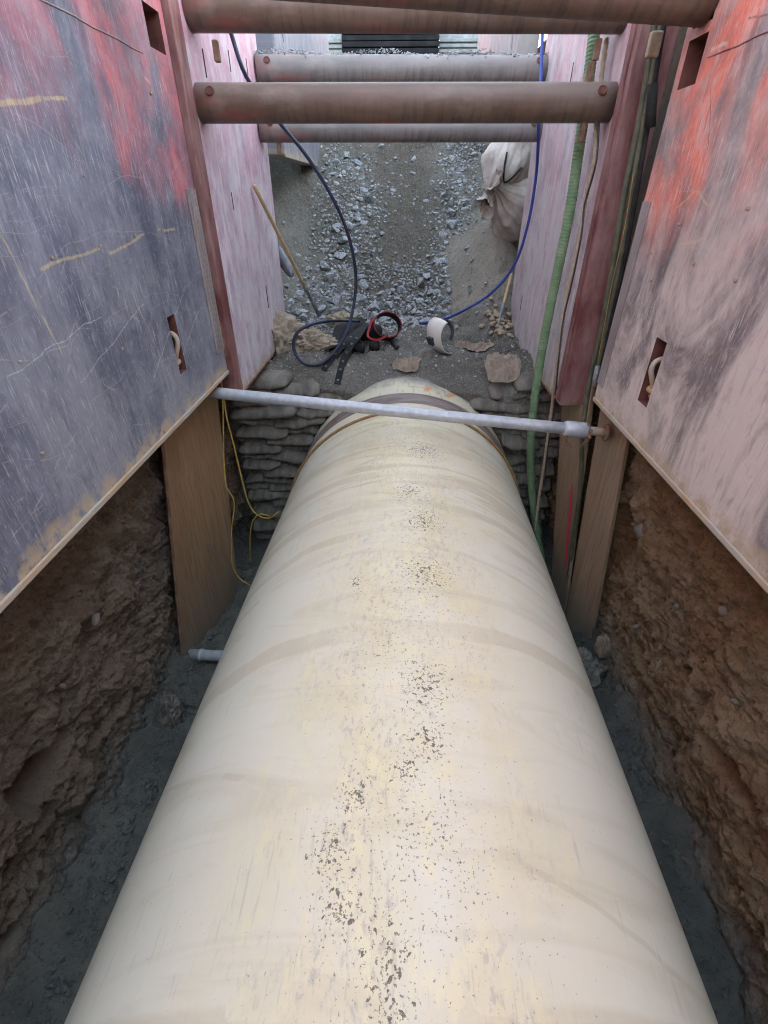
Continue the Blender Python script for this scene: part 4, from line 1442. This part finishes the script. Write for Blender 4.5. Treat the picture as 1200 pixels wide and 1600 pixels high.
rotm = Matrix.Translation((0, 0, .155)) @ Matrix.Rotation(math.radians(30), 4, 'Z') @ Matrix.Rotation(math.radians(-16), 4, 'Y')
for nm, r, mt in (('shell', .145, 'white'), ('liner', .138, 'black')):
    v, f = shell(r)
    o = MB().add([rotm @ Vector(q) for q in v], f).build(nm, M[mt], wh, smooth=True)
    o.modifiers.new('t', 'SOLIDIFY').thickness = .005 if nm == 'shell' else .002
MB().box((-.165, -.045, -.04), (-.125, .045, .04), .008).build('lens_frame', M['black'], wh).matrix_local = rotm
hb = [rotm @ Vector((.02 + .10 * math.cos(t), .0 + .06 * math.sin(t * .5), .03 + .10 * math.sin(t))) for t in [math.radians(-70 + 8 * i) for i in range(24)]]
v, f = ribbon(hb, .035, .008, lambda t: (0, 1, 0.01))
MB().add([(q[0], q[1], q[2]) for q in v], f).build('headband', M['black'], wh)
tp = rotm @ Vector((.0, -.04, .172))
MB().tube([tp, tp + Vector((.02, .012, 0))], .008, 8).build('red_clip', M['redcloth'], wh)


# ================================================================== HOSES, CORDS, ROPES
def hose(name, pts, r, mat, label, cat='hose', **kw):
    step = kw.pop('step', .04)
    o = MB().tube(crom(pts, step), r, kw.pop('seg', 12), **kw).build(name, mat, smooth=True)
    return tag(o, label, cat)


hose('air_hose', [at(350, 20, X=-1.22), at(362, 55, X=-1.2), at(385, 120, X=-1.14), at(430, 183, Y=4.8), at(480, 245, Y=4.9), at(520, 310, Y=5.0), at(545, 370, Y=5.05), at(556, 430, Y=5.1), at(552, 480, Y=5.05), gat(541, 520, .26), gat(522, 550, .12), gat(500, 569, .05), gat(474, 567, .06), gat(459, 545, .16), gat(464, 520, .30), gat(490, 506, .30), gat(525, 501, .26), gat(562, 502, .24)],
     .015, M['navy'], 'dark blue hose hanging from upper left and looped on the burlap')
hose('air_hose', [at(849, 0, X=1.12), at(846, 100, X=1.12), at(842, 190, X=1.12), at(838, 270, Y=5.5), at(825, 350, Y=5.6), at(803, 415, Y=5.7), at(765, 460, Y=5.8), at(715, 490, Y=5.9), at(685, 501, Y=6.0), at(655, 505, Y=6.05)],
     .014, M['blue'], 'bright blue hose sweeping down beside the right far plate')
hose('suction_hose', [at(931, 10, X=1.2), at(928, 55, X=1.2), at(915, 160, X=1.2), at(905, 230, X=1.2), at(890, 330, X=1.2), at(870, 430, X=1.2), at(850, 530, X=1.2), at(836, 620, Y=4.2), at(829, 700, Y=4.2), at(832, 780, Y=4.15), at(842, 850, Y=4.05), at(852, 900, Y=3.95)],
     .036, M['green'], 'green ribbed suction hose hanging down the right far plate', step=.0045, seg=14, prof=lambda L: 1 + .055 * math.sin(L * 2 * math.pi / .022))
hose('rope', [at(948, 60, X=1.24), at(938, 130, X=1.24), at(931, 200, X=1.24), at(929, 250, X=1.24), at(915, 310, X=1.24), at(902, 390, X=1.24), at(884, 470, X=1.23), at(872, 560, X=1.23), at(862, 640, Y=3.95), at(851, 720, Y=3.95), at(842, 780, Y=3.95), at(836, 830, Y=3.9)],
     .013, M['tanrope'], 'tan twisted rope hanging next to the green hose', 'rope', step=.008, seg=12, lobes=3, lamp=.22, twist=38)
hose('thin_cable', [at(936, 190, X=1.22), at(932, 250, X=1.22), at(922, 290, X=1.22), at(913, 320, X=1.22), at(908, 370, X=1.22), at(894, 440, X=1.22), at(880, 500, X=1.21), at(872, 570, X=1.21), at(866, 640, Y=3.92), at(856, 700, Y=3.92), at(850, 760, Y=3.92)],
     .006, M['black'], 'thin black cable wound along the tan rope', 'cable')
G = [(1030, 20), (1022, 80), (1005, 190), (982, 310), (962, 420), (943, 520), (930, 590), (918, 670), (911, 760), (900, 850), (890, 950)]
for i, (dx, r, mt, lab) in enumerate(((-6, .018, 'cable', 'olive cable leftmost of the bundle in the gap between right plates'), (3, .016, 'cable', 'olive cable in the middle of the bundle in the gap between right plates'), (10, .012, 'leather', 'dark cable rightmost of the bundle in the gap between right plates'))):
    hose('power_cable', [at(a_ + dx + 2 * math.sin(k_ * 1.7 + i), b_, Y=3.50 - .02 * i if b_ < 640 else 3.42 - .035 * max(0, (b_ - 660) / 100)) for k_, (a_, b_) in enumerate(G[:(11 if i == 0 else 7)])], r, M[mt], lab, 'cable')
hose('ochre_cord', [at(990, 270, Y=3.44), at(975, 360, Y=3.44), at(955, 450, Y=3.44), at(935, 560, Y=3.42)], .0025, M['goldcord'], 'thin ochre cord among the dark cables at right', 'cord')
pl_ = MB().tube([at(934, 572, Y=3.36), at(928, 604, Y=3.36)], .018, 10)
tag(pl_.build('cable_plug', M['railmetal'], smooth=True), 'pale metal plug at the lower end of the cable bundle', 'plug')
sl = MB().tube([at(1020, 130, Y=3.42), at(1016, 200, Y=3.42)], .026, 10)
tag(sl.build('cable_sleeve', M['leather'], smooth=True), 'dark sleeve round the cables beside the red plate', 'sleeve')
wb = MB().box(at(1022, 70, Y=3.4) - Vector((.03, .02, .05)), at(1022, 70, Y=3.4) + Vector((.03, .02, .05)), .008)
tag(wb.build('cable_clamp', M['pale_stone'] if False else M['weld']), 'tan clamp holding the cables at the upper right', 'clamp')
hose('yellow_rope', [at(343, 560, Y=3.64), at(348, 630, Y=3.60), at(350, 720, Y=3.55), at(354, 760, Y=3.5), at(366, 785, Y=3.5), at(362, 830, Y=3.45), at(363, 880, Y=3.4), at(374, 903, Y=3.38), at(392, 915, Y=3.35)], .0055, M['yellow'], 'yellow cord hanging down the edge of the left plywood', 'cord', seg=8)
hose('yellow_rope', [at(347, 560, Y=3.66), at(352, 640, Y=3.64), at(364, 690, Y=3.64), at(377, 745, Y=3.64), at(388, 785, Y=3.64), at(401, 804, Y=3.64), at(420, 810, Y=3.64), at(436, 799, Y=3.64)], .0065, M['yellow'], 'yellow cord swinging across to the pipe in front of the left sandbags', 'cord', seg=8)
hose('yellow_rope', [at(424, 808, Y=3.61), at(408, 803, Y=3.60), at(396, 812, Y=3.60), at(391, 835, Y=3.6), at(391, 880, Y=3.6)], .005, M['yellow'], 'short yellow cord tail drooping left of the pipe', 'cord', seg=8)


# ================================================================== SHOVELS
def shovel(top, bot, label, handle_frac, blade_w=.22, blade_l=.28):
    top, bot = Vector(top), Vector(bot)
    r = empty('shovel', bot)
    tag(r, label, 'shovel')
    d = top - bot
    MB().tube(bar_pts(d * (1 - handle_frac), d, 10), .0175, 12).build('handle', M['wood'], r, smooth=True)
    MB().tube(bar_pts(d * .08, d * (1 - handle_frac + .02), 6), [.024, .022, .021, .020, .020, .020], 12).build('socket', M['steel'], r, smooth=True)
    dn = d.normalized()
    sx = dn.cross(Vector((0, -1, .3))).normalized()
    nn = sx.cross(dn).normalized()
    v, f = [], []
    nu, nv = 9, 8
    for i in range(nu):
        t = i / (nu - 1)
        wdt = blade_w / 2 * (1 if t < .6 else math.sqrt(max(0.02, 1 - ((t - .6) / .42) ** 2)))
        for j in range(nv):
            s_ = -1 + 2 * j / (nv - 1)
            v.append(dn * (.13 - blade_l * t) + sx * s_ * wdt + nn * (.035 * s_ * s_ - .02 * math.sin(t * 2)))
    for i in range(nu - 1):
        for j in range(nv - 1):
            k_ = i * nv + j
            f.append((k_, k_ + 1, k_ + nv + 1, k_ + nv))
    o = MB().add(v, f).build('blade', M['steel'], r, smooth=True)
    o.modifiers.new('t', 'SOLIDIFY').thickness = .004
    return r


sb = at(504, 492, Y=6.35) - Vector((0, 0, .10))
shovel(at(397, 290, X=-1.255), sb, 'long wooden handled shovel leaning on the left far plate', .66)
shovel(at(799, 428, X=1.27), at(774, 524, Y=5.75), 'shovel with pale handle standing in the pebbles at right', .5)
# spade blade leaning in the sand at left
sp = at(448, 405, Y=5.95)
v, f = [], []
for i in range(9):
    t = i / 8
    wd = .09 * (1 if t < .6 else math.sqrt(max(.02, 1 - ((t - .6) / .42) ** 2)))
    for j in range(6):
        s_ = -1 + j / 2.5
        v.append((s_ * wd * .5 + .17 * t, .02 * s_ * s_ - .05 * t, -.26 * t + s_ * wd * .4))
for i in range(8):
    for j in range(5):
        k_ = i * 6 + j
        f.append((k_, k_ + 1, k_ + 7, k_ + 6))
o = MB().add(v, f).build('spade_blade', M['steel'], None, sp + Vector((-.10, -.05, .10)), smooth=True)
o.modifiers.new('t', 'SOLIDIFY').thickness = .006
tag(o, 'dark rounded spade blade resting in the sand beside the left far plate', 'spade')

# ================================================================== FAR TOP OF THE RAMP
bk = empty('ribbed_stack', (-.33, 14.3, GROUND_Z))
tag(bk, 'dark ribbed stack of steel plates at the head of the ramp', 'steel stack')
for i in range(10):
    MB().box((-1.03, -.4 + .02 * (i % 2), .01 + i * .102), (1.03, .4, .01 + i * .102 + .085), .012).build('plate', M['darksteel'], bk)
for (x0, x1, lab) in ((-2.6, -1.375, 'pale slatted metal rail left of the dark stack'), (.715, 2.2, 'pale slatted metal rail right of the dark stack')):
    rl = empty('slatted_rail', ((x0 + x1) / 2, 14.2, GROUND_Z))
    tag(rl, lab, 'rail', 'rails at the head of the ramp')
    hw = (x1 - x0) / 2
    for k_ in range(4):
        MB().box((-hw, -.03, .48 + k_ * .085), (hw, .03, .48 + k_ * .085 + .06), .012).build('slat', M['railmetal'], rl)
    MB().box((-hw, .036, .05), (hw, .044, .90), .002).build('sky_blocker', M['steel'], rl)  # added sheet, blocks the bright sky between the slats
    for sx in (-.8, .8):
        MB().box((sx * hw - .03, .05, 0), (sx * hw + .03, .08, .86), .006).build('post', M['railmetal'], rl)
